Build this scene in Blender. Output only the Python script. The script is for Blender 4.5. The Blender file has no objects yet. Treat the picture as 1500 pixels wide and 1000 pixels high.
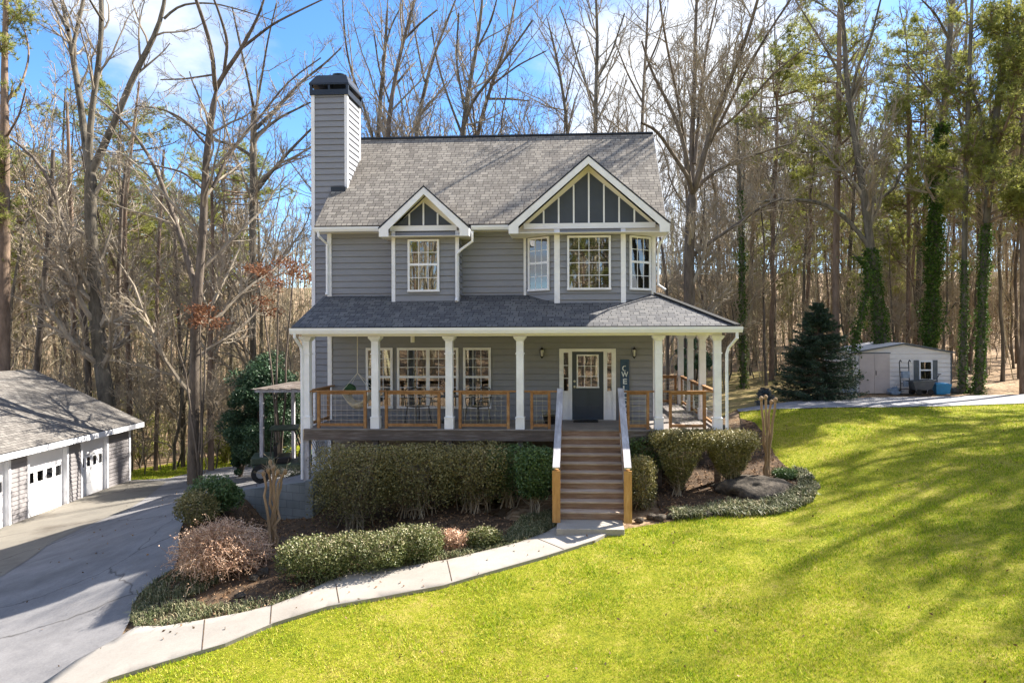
import bpy, math, random
import numpy as np
from mathutils import Vector, Matrix
from mathutils.geometry import delaunay_2d_cdt

# ------------------------------------------------------------------ scene, camera
S = bpy.context.scene
COL = S.collection
W0, H0, FPX = 1500.0, 1000.0, 1000.0
PPX, PPY = 800.0, 490.0
YAW, ROLL = math.radians(3.15), math.radians(-0.2)
CAM = np.array((0.0, -17.24, 2.38))
cd = bpy.data.cameras.new('camera'); cam = bpy.data.objects.new('camera', cd); COL.objects.link(cam)
S.camera = cam
cam.location = CAM
Rm = Matrix.Rotation(YAW, 3, 'Z') @ Matrix.Rotation(math.radians(90), 3, 'X') @ Matrix.Rotation(ROLL, 3, 'Z')
cam.rotation_euler = Rm.to_euler()
cd.sensor_fit = 'HORIZONTAL'; cd.sensor_width = 36.0; cd.lens = 36.0*FPX/W0
cd.shift_x = (750-PPX)/W0; cd.shift_y = (PPY-500)/W0
cd.clip_end = 2000; cd.clip_start = 0.1
RN = np.array(Rm)

# ------------------------------------------------------------------ light
SUN = np.array((0.80, 0.60, 0.90)); SUN = SUN/np.linalg.norm(SUN)
sl = bpy.data.lights.new('sun', 'SUN'); sl.energy = 5.0; sl.angle = math.radians(0.5); sl.color = (1.0, 0.93, 0.82)
so = bpy.data.objects.new('sun', sl); COL.objects.link(so)
so.rotation_euler = Vector(SUN).to_track_quat('Z', 'Y').to_euler(); so.location = (20, 20, 40)
SUN_EL = math.asin(SUN[2]); SUN_AZ = math.atan2(SUN[0], SUN[1])
S.view_settings.view_transform = 'Standard'; S.view_settings.look = 'None'
S.view_settings.exposure = 1.78; S.view_settings.gamma = 1.0

def ray(px, py):
    d = np.array(((px-PPX)/FPX, -(py-PPY)/FPX, -1.0))
    return RN @ d
def at_y(px, py, y):          # the point on the plane of constant y
    d = ray(px, py); return CAM + d*((y-CAM[1])/d[1])
def at_z(px, py, z):
    d = ray(px, py); return CAM + d*((z-CAM[2])/d[2])
def at_d(px, py, D):          # the point at distance D along the view axis
    return CAM + ray(px, py)*D
def px_of(p):
    q = RN.T @ (np.asarray(p)-CAM); return PPX+FPX*q[0]/-q[2], PPY-FPX*q[1]/-q[2]

w = bpy.data.worlds.new("World"); S.world = w; w.use_nodes = True
nt = w.node_tree; nt.nodes.clear()
def wn(t): return nt.nodes.new(t)
L = nt.links.new
sky = wn('ShaderNodeTexSky'); sky.sky_type = 'NISHITA'; sky.sun_disc = False
sky.sun_elevation = SUN_EL; sky.sun_rotation = SUN_AZ; sky.air_density = 0.75; sky.dust_density = 0.2; sky.ozone_density = 2.0
bgs = wn('ShaderNodeBackground'); bgs.inputs[1].default_value = 0.10; hs = wn('ShaderNodeHueSaturation'); hs.inputs['Saturation'].default_value = 1.22; L(sky.outputs[0], hs.inputs['Color']); L(hs.outputs[0], bgs.inputs[0])
bgc = wn('ShaderNodeBackground'); bgc.inputs[0].default_value = (0.95, 0.97, 1.0, 1); bgc.inputs[1].default_value = 0.38
tc = wn('ShaderNodeTexCoord'); sx = wn('ShaderNodeSeparateXYZ'); L(tc.outputs['Generated'], sx.inputs[0])
def wm(op, a, b):
    m = wn('ShaderNodeMath'); m.operation = op
    for i, v in enumerate((a, b)):
        if v is None: continue
        if isinstance(v, (int, float)): m.inputs[i].default_value = v
        else: L(v, m.inputs[i])
    return m.outputs[0]
zz = wm('ADD', wm('MAXIMUM', sx.outputs[2], 0.0), 0.22)
cx_ = wn('ShaderNodeCombineXYZ'); L(wm('DIVIDE', sx.outputs[0], zz), cx_.inputs[0]); L(wm('DIVIDE', sx.outputs[1], zz), cx_.inputs[1])
cn = wn('ShaderNodeTexNoise'); cn.inputs['Scale'].default_value = 1.6; cn.inputs['Detail'].default_value = 9; cn.inputs['Roughness'].default_value = 0.56
L(cx_.outputs[0], cn.inputs['Vector'])
acc = wm("ADD", cn.outputs[0], 0.0)
for (px, py, rad, amp) in ((270, 40, .16, .20), (200, 10, .12, .12), (900, 90, .26, .15), (1130, 130, .20, .17), (1010, 250, .2, .18), (1400, 60, .2, -.12), (520, 60, .25, -.16), (380, 180, .2, -.1)):
    d = ray(px, py); d = d/np.linalg.norm(d)
    dp = wn('ShaderNodeVectorMath'); dp.operation = 'DISTANCE'; L(tc.outputs['Generated'], dp.inputs[0]); dp.inputs[1].default_value = tuple(d)
    mr = wn('ShaderNodeMapRange'); mr.interpolation_type = 'SMOOTHSTEP'; L(dp.outputs['Value'], mr.inputs[0])
    mr.inputs[1].default_value = 0; mr.inputs[2].default_value = rad*1.6; mr.inputs[3].default_value = amp; mr.inputs[4].default_value = 0
    acc = wm('ADD', acc, mr.outputs[0])
bk = wn('ShaderNodeMapRange'); L(sx.outputs[1], bk.inputs[0]); bk.inputs[1].default_value = .6; bk.inputs[2].default_value = -.2; bk.inputs[3].default_value = 0; bk.inputs[4].default_value = .14; acc = wm('ADD', acc, bk.outputs[0])  # extra unseen cloud behind the camera, added to lift and whiten the ambient light
cr = wn('ShaderNodeMapRange'); cr.interpolation_type = 'SMOOTHSTEP'; L(acc, cr.inputs[0]); cr.inputs[1].default_value = .51; cr.inputs[2].default_value = .78
cr.inputs[4].default_value = 0.95
mx = wn('ShaderNodeMixShader'); L(cr.outputs[0], mx.inputs[0]); L(bgs.outputs[0], mx.inputs[1]); L(bgc.outputs[0], mx.inputs[2])
wo = wn('ShaderNodeOutputWorld'); L(mx.outputs[0], wo.inputs[0])

# ------------------------------------------------------------------ materials
MATS = {}
class NB:
    def __init__(s, name):
        s.m = bpy.data.materials.new(name); s.m.use_nodes = True; s.t = s.m.node_tree
        s.b = s.t.nodes['Principled BSDF']; s.co = s.n('ShaderNodeTexCoord')
        MATS[name] = s.m
    def n(s, t): return s.t.nodes.new(t)
    def l(s, a, b): s.t.links.new(a, b)
    def noise(s, scale, detail=4, rough=.55, vec=None, stretch=None, coord='Object'):
        q = s.n('ShaderNodeTexNoise'); q.inputs['Scale'].default_value = scale; q.inputs['Detail'].default_value = detail; q.inputs['Roughness'].default_value = rough
        v = vec or s.co.outputs[coord]
        if stretch:
            mp = s.n('ShaderNodeMapping'); s.l(v, mp.inputs[0]); mp.inputs['Scale'].default_value = stretch; v = mp.outputs[0]
        s.l(v, q.inputs['Vector']); return q.outputs[0]
    def ramp(s, fac, stops):
        r = s.n('ShaderNodeValToRGB'); e = r.color_ramp.elements
        while len(e) < len(stops): e.new(0.5)
        for i, (p, c) in enumerate(stops): e[i].position = p; e[i].color = (*c, 1)
        s.l(fac, r.inputs[0]); return r.outputs[0]
    def mix(s, fac, a, b, mode='MIX'):
        m = s.n('ShaderNodeMix'); m.data_type = 'RGBA'; m.blend_type = mode
        for i, v in ((0, fac), (6, a), (7, b)):
            if isinstance(v, (int, float)): m.inputs[i].default_value = v
            elif isinstance(v, tuple): m.inputs[i].default_value = (*v, 1)
            else: s.l(v, m.inputs[i])
        return m.outputs[2]
    def attr(s, name='rnd'):
        a = s.n('ShaderNodeAttribute'); a.attribute_name = name; return a.outputs['Fac']
    def bump(s, h, strength=.3, dist=.02):
        b = s.n('ShaderNodeBump'); b.inputs['Strength'].default_value = strength; b.inputs['Distance'].default_value = dist
        s.l(h, b.inputs['Height']); s.l(b.outputs[0], s.b.inputs['Normal'])
    def col(s, c, rough=.7, spec=.3):
        if isinstance(c, tuple): s.b.inputs['Base Color'].default_value = (*c, 1)
        else: s.l(c, s.b.inputs['Base Color'])
        s.b.inputs['Roughness'].default_value = rough; s.b.inputs['Specular IOR Level'].default_value = spec
        return s

def plain(name, c, rough=.6, spec=.3, var=.12, scale=3, bump=.1, metal=0):
    b = NB(name); n = b.noise(scale, 6, .65)
    lo = tuple(x*(1-var) for x in c); hi = tuple(min(1, x*(1+var)) for x in c)
    b.col(b.ramp(n, [(.3, lo), (.7, hi)]), rough, spec); b.b.inputs['Metallic'].default_value = metal
    if bump: b.bump(b.noise(scale*14, 3), bump, .01)
    return b.m

plain('white_trim', (.80, .81, .84), .5, .35, .10, 2.6, .12)
plain('cream_trim', (.74, .70, .60), .5, .3, .06, 1.7, .05)
plain('fascia_white', (.78, .79, .80), .4, .35, .05, 1.2, .04)
plain('black_metal', (.012, .012, .014), .35, .5, .2, 6, .05)
plain('dark_cap', (.018, .024, .035), .35, .5, .2, 2, .1, .3)
plain('gable_panel', (.060, .072, .092), .6, .25, .1, 2, .1)
plain('door_blue', (.040, .056, .080), .4, .4, .12, 2, .05)
plain('sign_blue', (.045, .085, .14), .6, .25, .25, 5, .2)
plain('sign_paint', (.70, .76, .80), .6, .25, .06, 5, .05)
plain('dark_room_paint', (.012, .013, .013), .8, .1, .5, 2.2, 0)  # near-black colour standing in for the shade of rooms behind the panes
plain('blind', (.34, .35, .33), .6, .2, .05, 3, 0)
plain('canvas', (.62, .57, .47), .85, .1, .12, 9, .3)
plain('pillow_green', (.05, .10, .05), .9, .1, .3, 14, .3)
plain('rope', (.6, .56, .48), .9, .1, .1, 30, .3)
plain('rubber', (.03, .03, .03), .8, .2, .3, 20, .3)
plain('steel', (.45, .46, .48), .35, .5, .1, 6, .02, .8)
plain('blue_plastic', (.03, .25, .50), .4, .4, .1, 4, .03)
plain('grey_plastic', (.10, .115, .13), .5, .35, .2, 4, .05)
plain('terracotta_grey', (.12, .11, .10), .8, .2, .2, 8, .2)
plain('tarp_blue', (.22, .28, .36), .6, .3, .35, 6, .4)
plain('shed_door', (.52, .46, .44), .6, .3, .1, 2, .05)
plain('garage_door', (.82, .82, .84), .45, .3, .04, 1, .03)
plain('rust_metal', (.10, .07, .05), .7, .3, .35, 6, .2)
plain('olive_paint', (.05, .07, .045), .5, .4, .3, 4, .1)
plain('lamp_glass', (.75, .74, .68), .25, .5, .05, 5, 0)

def siding_mat(name, c):
    b = NB(name); n = b.noise(1.1, 6, .6, stretch=(1, 1, 2.5)); g = b.noise(26, 4, .6, stretch=(.25, .25, 3))
    v = b.mix(.5, n, g)
    b.col(b.ramp(v, [(.30, tuple(x*.84 for x in c)), (.55, c), (.75, tuple(x*1.12 for x in c))]), .58, .3)
    b.bump(g, .15, .006)
siding_mat('siding', (.245, .256, .285))
siding_mat('siding_tan', (.34, .29, .24))
siding_mat('garage_siding', (.26, .245, .25))
siding_mat('shed_siding', (.76, .73, .72))

def shingle_mat(name, cs, dark):
    b = NB(name); uv = b.co.outputs['UV']
    br = b.n('ShaderNodeTexBrick'); b.l(uv, br.inputs['Vector'])
    br.inputs['Scale'].default_value = 1.0; br.inputs['Brick Width'].default_value = .24; br.inputs['Row Height'].default_value = .135
    br.inputs['Mortar Size'].default_value = .009; br.inputs['Mortar Smooth'].default_value = .3; br.offset = .37; br.squash = .62; br.squash_frequency = 3
    br.inputs['Color1'].default_value = (0, 0, 0, 1); br.inputs['Color2'].default_value = (1, 1, 1, 1); br.inputs['Mortar'].default_value = (.1, .1, .1, 1)
    n = b.noise(.55, 5, .6, vec=uv); n2 = b.noise(60, 3, .7, vec=uv)
    cell = b.mix(.28, br.outputs['Color'], n)
    c = b.ramp(cell, [(.08, cs[0]), (.34, cs[1]), (.62, cs[2]), (.92, cs[3])])
    c = b.mix(.35, c, b.ramp(n2, [(.3, tuple(x*.5 for x in cs[1])), (.7, tuple(x*1.35 for x in cs[2]))]))
    st = b.noise(.9, 4, .5, vec=uv, stretch=(1, .18, 1))
    c = b.mix(b.ramp(st, [(.45, (0, 0, 0)), (.75, (.35, .35, .35))]), c, dark)
    c = b.mix(br.outputs['Fac'], c, tuple(x*.35 for x in dark))
    b.col(c, .85, .2)
    # each course steps up toward its lower edge
    sp = b.n('ShaderNodeSeparateXYZ'); b.l(uv, sp.inputs[0])
    m1 = b.n('ShaderNodeMath'); m1.operation = 'DIVIDE'; b.l(sp.outputs[1], m1.inputs[0]); m1.inputs[1].default_value = .135
    m2 = b.n('ShaderNodeMath'); m2.operation = 'FRACT'; b.l(m1.outputs[0], m2.inputs[0])
    m3 = b.n('ShaderNodeMath'); m3.operation = 'SUBTRACT'; m3.inputs[0].default_value = 1; b.l(m2.outputs[0], m3.inputs[1])
    m4 = b.n('ShaderNodeMath'); m4.operation = 'MULTIPLY_ADD'; b.l(n2, m4.inputs[0]); m4.inputs[1].default_value = .35; b.l(m3.outputs[0], m4.inputs[2])
    b.bump(m4.outputs[0], .55, .02)
shingle_mat('shingles', [(.11, .098, .085), (.19, .17, .15), (.27, .245, .21), (.36, .325, .28)], (.14, .125, .11))
shingle_mat('shingles_porch_shaded', [(.060, .062, .070), (.10, .10, .108), (.15, .148, .15), (.21, .205, .20)], (.07, .072, .078))  # house shingles again, with the porch roof's shade painted in darker and bluer
shingle_mat('shingles_garage', [(.085, .078, .072), (.14, .128, .118), (.195, .18, .165), (.25, .235, .215)], (.10, .092, .085))

def wood_mat(name, c, c2, st=(1, 9, 9), rough=.75):
    b = NB(name); n = b.noise(3.0, 6, .65, stretch=st); k = b.noise(1.3, 3, .5)
    v = b.mix(.35, n, k)
    b.col(b.ramp(v, [(.30, tuple(x*.6 for x in c)), (.5, c), (.70, c2)]), rough, .25); b.bump(n, .35, .008)
wood_mat('rail_wood', (.30, .155, .065), (.44, .27, .13), (3, 3, 3))
wood_mat('tread_wood', (.42, .32, .25), (.62, .54, .46), (.9, 9, 9))
wood_mat('riser_wood', (.26, .165, .11), (.42, .30, .21), (.9, 9, 9))
wood_mat('grey_wood', (.38, .37, .39), (.62, .61, .64), (5, 1, 1))
wood_mat('beam_wood', (.13, .105, .09), (.30, .27, .25), (.7, 7, 7))
wood_mat('deck_wood', (.22, .20, .19), (.34, .31, .29), (.8, 6, 1))
wood_mat('newel_wood', (.42, .22, .08), (.55, .33, .14), (5, 5, .8))

def concrete(name, a, c, crack=True, stain=(.10, .075, .05), samt=.3):
    b = NB(name); n = b.noise(.8, 10, .72, coord='Object'); f = b.noise(32, 4, .75)
    col = b.ramp(b.mix(.35, n, f), [(.32, a), (.66, c)])
    st = b.noise(.32, 5, .6, stretch=(1, 1.6, 1))
    col = b.mix(b.ramp(st, [(.52, (0, 0, 0)), (.72, (samt,)*3)]), col, stain)
    if crack:
        v = b.n('ShaderNodeTexVoronoi'); v.feature = 'DISTANCE_TO_EDGE'; v.inputs['Scale'].default_value = .21
        wv = b.n('ShaderNodeTexNoise'); wv.inputs['Scale'].default_value = 1.1; wv.inputs['Detail'].default_value = 5
        ad = b.n('ShaderNodeVectorMath'); ad.operation = 'MULTIPLY_ADD'; b.l(wv.outputs['Color'], ad.inputs[0]); ad.inputs[1].default_value = (.9, .9, 0); b.l(b.co.outputs['Object'], ad.inputs[2])
        b.l(b.co.outputs['Object'], wv.inputs['Vector']); b.l(ad.outputs[0], v.inputs['Vector'])
        k = b.ramp(v.outputs['Distance'], [(.0, (.75,)*3), (.006, (0, 0, 0))])
        col = b.mix(k, col, (.045, .04, .036))
    b.col(col, .85, .2); b.bump(f, .3, .006)
concrete('drive_concrete', (.12, .118, .125), (.27, .262, .262), True, (.075, .07, .068), .6)
concrete('apron_concrete', (.135, .125, .11), (.235, .215, .18), True, (.07, .05, .035), .8)
concrete('path_concrete', (.24, .22, .195), (.37, .34, .305), False, (.22, .19, .16), .5)
concrete('asphalt', (.20, .20, .215), (.29, .29, .31), False)
b = NB('block_wall'); br = b.n('ShaderNodeTexBrick'); b.l(b.co.outputs['UV'], br.inputs['Vector']); br.inputs['Scale'].default_value = 1
br.inputs['Brick Width'].default_value = .4; br.inputs['Row Height'].default_value = .2; br.inputs['Mortar Size'].default_value = .006
br.inputs['Color1'].default_value = (.17, .19, .20, 1); br.inputs['Color2'].default_value = (.22, .24, .25, 1); br.inputs['Mortar'].default_value = (.11, .12, .13, 1)
st = b.noise(1.2, 6, .6, stretch=(1, .4, 1), coord='UV')
b.col(b.mix(b.ramp(st, [(.45, (0, 0, 0)), (.75, (.6,)*3)]), br.outputs['Color'], (.07, .075, .06)), .9, .15); b.bump(br.outputs['Fac'], -.4, .01)

def ground_mat(name, stops, scale=2.2, dots=None, b2=.6):
    b = NB(name); n = b.noise(scale, 10, .72); m = b.noise(.35, 4, .5)
    c = b.ramp(b.mix(.4, n, m), stops)
    if dots:
        v = b.n('ShaderNodeTexVoronoi'); v.inputs['Scale'].default_value = 9; b.l(b.co.outputs['Object'], v.inputs['Vector'])
        s_ = b.n('ShaderNodeSeparateColor'); b.l(v.outputs['Color'], s_.inputs[0])
        c = b.mix(b.ramp(s_.outputs[0], [(.45, (0, 0, 0)), (.6, (.8,)*3)]), c, b.ramp(s_.outputs[1], [(0, dots[0]), (1, dots[1])]))
    b.col(c, .95, .1); b.bump(b.noise(14, 6, .7), b2, .05)
ground_mat('leaf_litter', [(.3, (.16, .115, .07)), (.5, (.31, .225, .145)), (.68, (.46, .35, .24))], 2.2, ((.24, .15, .08), (.13, .085, .055)))
ground_mat('mulch', [(.3, (.035, .024, .018)), (.5, (.075, .052, .036)), (.7, (.13, .095, .068))], 4, ((.17, .105, .06), (.07, .05, .035)))
b = NB('lawn'); n = b.noise(.55, 6, .6); f = b.noise(7, 8, .75)
n3 = b.noise(1.7, 5, .65); c = b.ramp(b.mix(.5, b.mix(.5, n, n3), f), [(.36, (.09, .12, .010)), (.5, (.24, .245, .018)), (.60, (.36, .30, .07))])
b.col(c, .9, .1); b.bump(b.noise(30, 6, .8), .8, .04)
b = NB('yard_dry'); n = b.noise(.4, 6, .6); f = b.noise(6, 8, .75)
b.col(b.ramp(b.mix(.5, n, f), [(.36, (.11, .12, .03)), (.5, (.26, .20, .085)), (.66, (.36, .26, .14))]), .95, .1); b.bump(b.noise(20, 5, .8), .6, .04)

def leafy(name, stops, rough=.5, spec=.35, trans=.0, posvar=None):
    b = NB(name); r = b.attr()
    fac = r
    if posvar: fac = b.mix(.55, r, b.mix(.5, b.noise(posvar, 4, .65), b.noise(posvar*.33, 5, .7)))
    c = b.ramp(fac, stops); b.col(c, rough, spec)
    if trans:
        tr = b.n('ShaderNodeBsdfTranslucent'); b.l(c, tr.inputs[0]); m = b.n('ShaderNodeMixShader'); m.inputs[0].default_value = trans
        out = b.t.nodes['Material Output']; b.l(b.b.outputs[0], m.inputs[1]); b.l(tr.outputs[0], m.inputs[2]); b.l(m.outputs[0], out.inputs[0])
    return b.m
leafy('grass_blade', [(.30, (.07, .17, .008)), (.43, (.27, .39, .012)), (.53, (.48, .53, .02)), (.62, (.62, .53, .12)), (.72, (.55, .42, .17))], .6, .2, .2, 1.1)
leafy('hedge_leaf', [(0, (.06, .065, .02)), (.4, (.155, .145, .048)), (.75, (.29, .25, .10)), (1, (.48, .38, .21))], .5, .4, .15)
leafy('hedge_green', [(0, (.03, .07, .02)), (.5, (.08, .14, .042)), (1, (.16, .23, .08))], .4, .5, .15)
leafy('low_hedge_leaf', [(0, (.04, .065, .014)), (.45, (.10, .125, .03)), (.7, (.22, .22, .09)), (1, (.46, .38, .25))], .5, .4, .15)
leafy('brown_twig', [(0, (.34, .20, .13)), (.5, (.58, .38, .26)), (1, (.76, .58, .44))], .8, .15, .1)
leafy('cover_leaf', [(0, (.05, .065, .025)), (.45, (.12, .14, .055)), (.75, (.26, .26, .14)), (1, (.44, .37, .23))], .5, .4, .15)
leafy('holly_leaf', [(0, (.012, .035, .016)), (.5, (.035, .08, .035)), (1, (.085, .15, .07))], .48, .4, .1)
leafy('spruce_needle', [(0, (.02, .045, .022)), (.5, (.045, .08, .045)), (1, (.09, .13, .085))], .6, .3, .1)
leafy('blue_needle', [(0, (.05, .085, .10)), (1, (.16, .22, .26))], .6, .3, .1)
leafy('pine_needle', [(0, (.12, .14, .03)), (.5, (.28, .30, .07)), (1, (.44, .43, .13))], .6, .3, .45)
leafy('ivy_leaf', [(0, (.02, .05, .008)), (.5, (.06, .12, .018)), (1, (.15, .22, .035))], .65, .25, .2)
leafy('rust_leaf', [(0, (.11, .045, .025)), (.5, (.20, .085, .042)), (1, (.31, .16, .085))], .7, .2, .3)
leafy('yellow_green_leaf', [(0, (.10, .13, .02)), (.5, (.22, .25, .04)), (1, (.38, .36, .08))], .6, .3, .3)
leafy('litter_leaf', [(0, (.10, .055, .03)), (.5, (.22, .13, .07)), (1, (.38, .25, .15))], .8, .2)
def bark(name, a, c, sc=5, st=(1, 1, .25)):
    b = NB(name); n = b.noise(sc, 8, .7, stretch=st); m = b.noise(.5, 3, .5)
    b.col(b.ramp(b.mix(.3, n, m), [(.36, a), (.64, c)]), .9, .15); b.bump(n, .9, .05)
bark('bark_grey', (.05, .044, .035), (.23, .20, .155))
bark('bark_dark', (.055, .045, .036), (.22, .18, .145))
bark('bark_pine', (.09, .062, .045), (.31, .225, .165), 4)
bark('bark_myrtle', (.20, .13, .075), (.42, .30, .19), 4)
bark('twig_grey', (.18, .15, .115), (.42, .36, .28), 2)
bark('twig_tan', (.22, .175, .12), (.45, .375, .27), 2)
b = NB('far_wood'); b.col(b.ramp(b.attr(), [(0, (.18, .155, .09)), (.4, (.34, .29, .19)), (.7, (.50, .43, .29)), (1, (.30, .34, .10))]), .95, .1)
b = NB('rock'); n = b.noise(2.2, 10, .7); v = b.noise(9, 8, .75)
b.col(b.ramp(b.mix(.5, n, v), [(.35, (.025, .023, .021)), (.5, (.08, .068, .055)), (.68, (.18, .15, .12))]), .9, .15); b.bump(v, .9, .06)
# window glass: clear pane that also mirrors the woods and sky
b = NB('glass'); tr = b.n('ShaderNodeBsdfTransparent'); tr.inputs[0].default_value = (.75, .78, .8, 1); gl = b.n('ShaderNodeBsdfGlossy'); gl.inputs['Roughness'].default_value = .015
gl.inputs[0].default_value = (1, 1, 1, 1); fr = b.n('ShaderNodeFresnel'); fr.inputs[0].default_value = 1.9; m = b.n('ShaderNodeMixShader')
wv = b.noise(1.4, 2, .5); bp = b.n('ShaderNodeBump'); bp.inputs['Strength'].default_value = .03; bp.inputs['Distance'].default_value = .004; b.l(wv, bp.inputs['Height']); pass
ma = b.n('ShaderNodeMath'); ma.operation = 'MULTIPLY_ADD'; b.l(fr.outputs[0], ma.inputs[0]); ma.inputs[1].default_value = 1.0; ma.inputs[2].default_value = .05
b.l(ma.outputs[0], m.inputs[0]); b.l(tr.outputs[0], m.inputs[1]); b.l(gl.outputs[0], m.inputs[2]); b.l(m.outputs[0], b.t.nodes['Material Output'].inputs[0])

# ------------------------------------------------------------------ mesh helpers
def raw_mesh(name, V, loops, sizes, mat=None, smooth=False, uv=None, rnd=None):
    me = bpy.data.meshes.new(name)
    V = np.asarray(V, dtype=np.float32); loops = np.asarray(loops, dtype=np.int32); sizes = np.asarray(sizes, dtype=np.int32)
    me.vertices.add(len(V)); me.vertices.foreach_set('co', V.ravel())
    me.loops.add(len(loops)); me.loops.foreach_set('vertex_index', loops)
    me.polygons.add(len(sizes)); st = np.concatenate(([0], np.cumsum(sizes)[:-1])).astype(np.int32)
    me.polygons.foreach_set('loop_start', st)
    me.polygons.foreach_set('use_smooth', np.full(len(sizes), bool(smooth)))
    me.update(calc_edges=True)
    if uv is not None:
        l = me.uv_layers.new(name='UVMap'); l.data.foreach_set('uv', np.asarray(uv, dtype=np.float32).ravel())
    if rnd is not None:
        a = me.attributes.new('rnd', 'FLOAT', 'POINT'); a.data.foreach_set('value', np.asarray(rnd, dtype=np.float32))
    if mat: me.materials.append(MATS[mat])
    return me
def link(name, me, parent=None, loc=None):
    o = bpy.data.objects.new(name, me); COL.objects.link(o)
    if parent is not None: o.parent = parent
    if loc is not None: o.location = loc
    return o
def tag(o, label=None, cat=None, group=None, kind=None):
    if label: o['label'] = label
    if cat: o['category'] = cat
    if group: o['group'] = group
    if kind: o['kind'] = kind
    return o
def empty(name, loc, rz=0, label=None, cat=None, group=None):
    o = bpy.data.objects.new(name, None); COL.objects.link(o); o.location = loc; o.rotation_euler = (0, 0, rz); o.empty_display_size = .2
    return tag(o, label, cat, group)

class MB:
    def __init__(s): s.v = []; s.f = []; s.u = []
    def add(s, vs, fs, uvs=None):
        n = len(s.v); s.v += [tuple(map(float, p)) for p in vs]
        for i, f in enumerate(fs):
            s.f.append([n+j for j in f]); s.u += (uvs[i] if uvs else [(0, 0)]*len(f))
        return s
    def quad(s, a, b, c, d, uv=None): return s.add([a, b, c, d], [[0, 1, 2, 3]], [uv] if uv else None)
    def box(s, lo, hi):
        x0, y0, z0 = lo; x1, y1, z1 = hi
        v = [(x0, y0, z0), (x1, y0, z0), (x1, y1, z0), (x0, y1, z0), (x0, y0, z1), (x1, y0, z1), (x1, y1, z1), (x0, y1, z1)]
        return s.add(v, [[0, 3, 2, 1], [4, 5, 6, 7], [0, 1, 5, 4], [1, 2, 6, 5], [2, 3, 7, 6], [3, 0, 4, 7]])
    def bar(s, a, b, w, h, up=(0, 0, 1)):        # rectangular bar between two points
        a = Vector(a); b = Vector(b); t = (b-a).normalized(); up = Vector(up)
        if abs(t.dot(up)) > .99: up = Vector((0, 1, 0))
        r = t.cross(up).normalized(); u = r.cross(t).normalized()
        v = []
        for p in (a, b):
            for (i, j) in ((-1, -1), (1, -1), (1, 1), (-1, 1)): v.append(p+r*(i*w/2)+u*(j*h/2))
        return s.add(v, [[3, 2, 1, 0], [4, 5, 6, 7], [0, 1, 5, 4], [1, 2, 6, 5], [2, 3, 7, 6], [3, 0, 4, 7]])
    def tube(s, pts, r, n=8, caps=True):
        pts = [Vector(p) for p in pts]; rs = r if isinstance(r, (list, tuple)) else [r]*len(pts)
        ring = []; up = None
        for i, p in enumerate(pts):
            t = (pts[min(i+1, len(pts)-1)]-pts[max(i-1, 0)]).normalized()
            if up is None: up = Vector((0, 0, 1)) if abs(t.z) < .9 else Vector((1, 0, 0))
            r_ = t.cross(up).normalized(); u = r_.cross(t).normalized(); up = u
            ring.append([p+(r_*math.cos(2*math.pi*k/n)+u*math.sin(2*math.pi*k/n))*rs[i] for k in range(n)])
        v = [q for g in ring for q in g]; f = []
        for i in range(len(pts)-1):
            for k in range(n): f.append([i*n+k, i*n+(k+1) % n, (i+1)*n+(k+1) % n, (i+1)*n+k])
        if caps: f.append(list(range(n))[::-1]); f.append([(len(pts)-1)*n+k for k in range(n)])
        return s.add(v, f)
    def prism(s, poly, vec):                     # a flat polygon pushed along vec
        n = len(poly); vec = Vector(vec); a = [Vector(p) for p in poly]; b = [p+vec for p in a]
        f = [list(range(n))[::-1], [n+i for i in range(n)]]+[[i, (i+1) % n, n+(i+1) % n, n+i] for i in range(n)]
        return s.add(a+b, f)
    def build(s, name, mat, parent=None, smooth=False, loc=None, bevel=0):
        if not s.v: return None
        me = raw_mesh(name, s.v, [i for f in s.f for i in f], [len(f) for f in s.f], mat, smooth, s.u)
        o = link(name, me, parent, loc)
        if bevel:
            m = o.modifiers.new('Bevel', 'BEVEL'); m.width = bevel; m.segments = 2; m.limit_method = 'ANGLE'
        return o

def tubes(P, R, n):            # N polylines of k points as tapered tubes
    N, k, _ = P.shape
    T = np.gradient(P, axis=1); T /= np.linalg.norm(T, axis=2, keepdims=True)+1e-9
    tm = T.mean(axis=1); ref = np.where(np.abs(tm[:, 2:3]) > .8, np.array([[1., 0, 0]]), np.array([[0, 0, 1.]]))
    u = np.cross(T, ref[:, None, :]); u /= np.linalg.norm(u, axis=2, keepdims=True)+1e-9
    v = np.cross(T, u); a = np.arange(n)*2*math.pi/n
    V = P[:, :, None, :]+R[:, :, None, None]*(u[:, :, None, :]*np.cos(a)[None, None, :, None]+v[:, :, None, :]*np.sin(a)[None, None, :, None])
    idx = np.arange(N*k*n).reshape(N, k, n); nx = np.roll(idx, -1, axis=2)
    F = np.stack((idx[:, :-1], nx[:, :-1], nx[:, 1:], idx[:, 1:]), axis=-1).reshape(-1, 4)
    return V.reshape(-1, 3), F
def leaves(C, rng, ln, wd, up=None, spread=1.0, D=None):      # one small folded quad per centre
    N = len(C)
    t = rng.normal(size=(N, 3)) if D is None else D+rng.normal(size=(N, 3))*spread
    if up is not None: t[:, 2] += up
    t /= np.linalg.norm(t, axis=1, keepdims=True)+1e-9
    b_ = np.cross(t, rng.normal(size=(N, 3))); b_ /= np.linalg.norm(b_, axis=1, keepdims=True)+1e-9
    l = (ln*rng.uniform(.6, 1.3, N))[:, None]; w_ = (wd*rng.uniform(.6, 1.3, N))[:, None]
    V = np.stack((C-t*l/2, C+b_*w_/2, C+t*l/2, C-b_*w_/2), axis=1).reshape(-1, 3)
    F = np.arange(4*N).reshape(N, 4); return V, F
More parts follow.
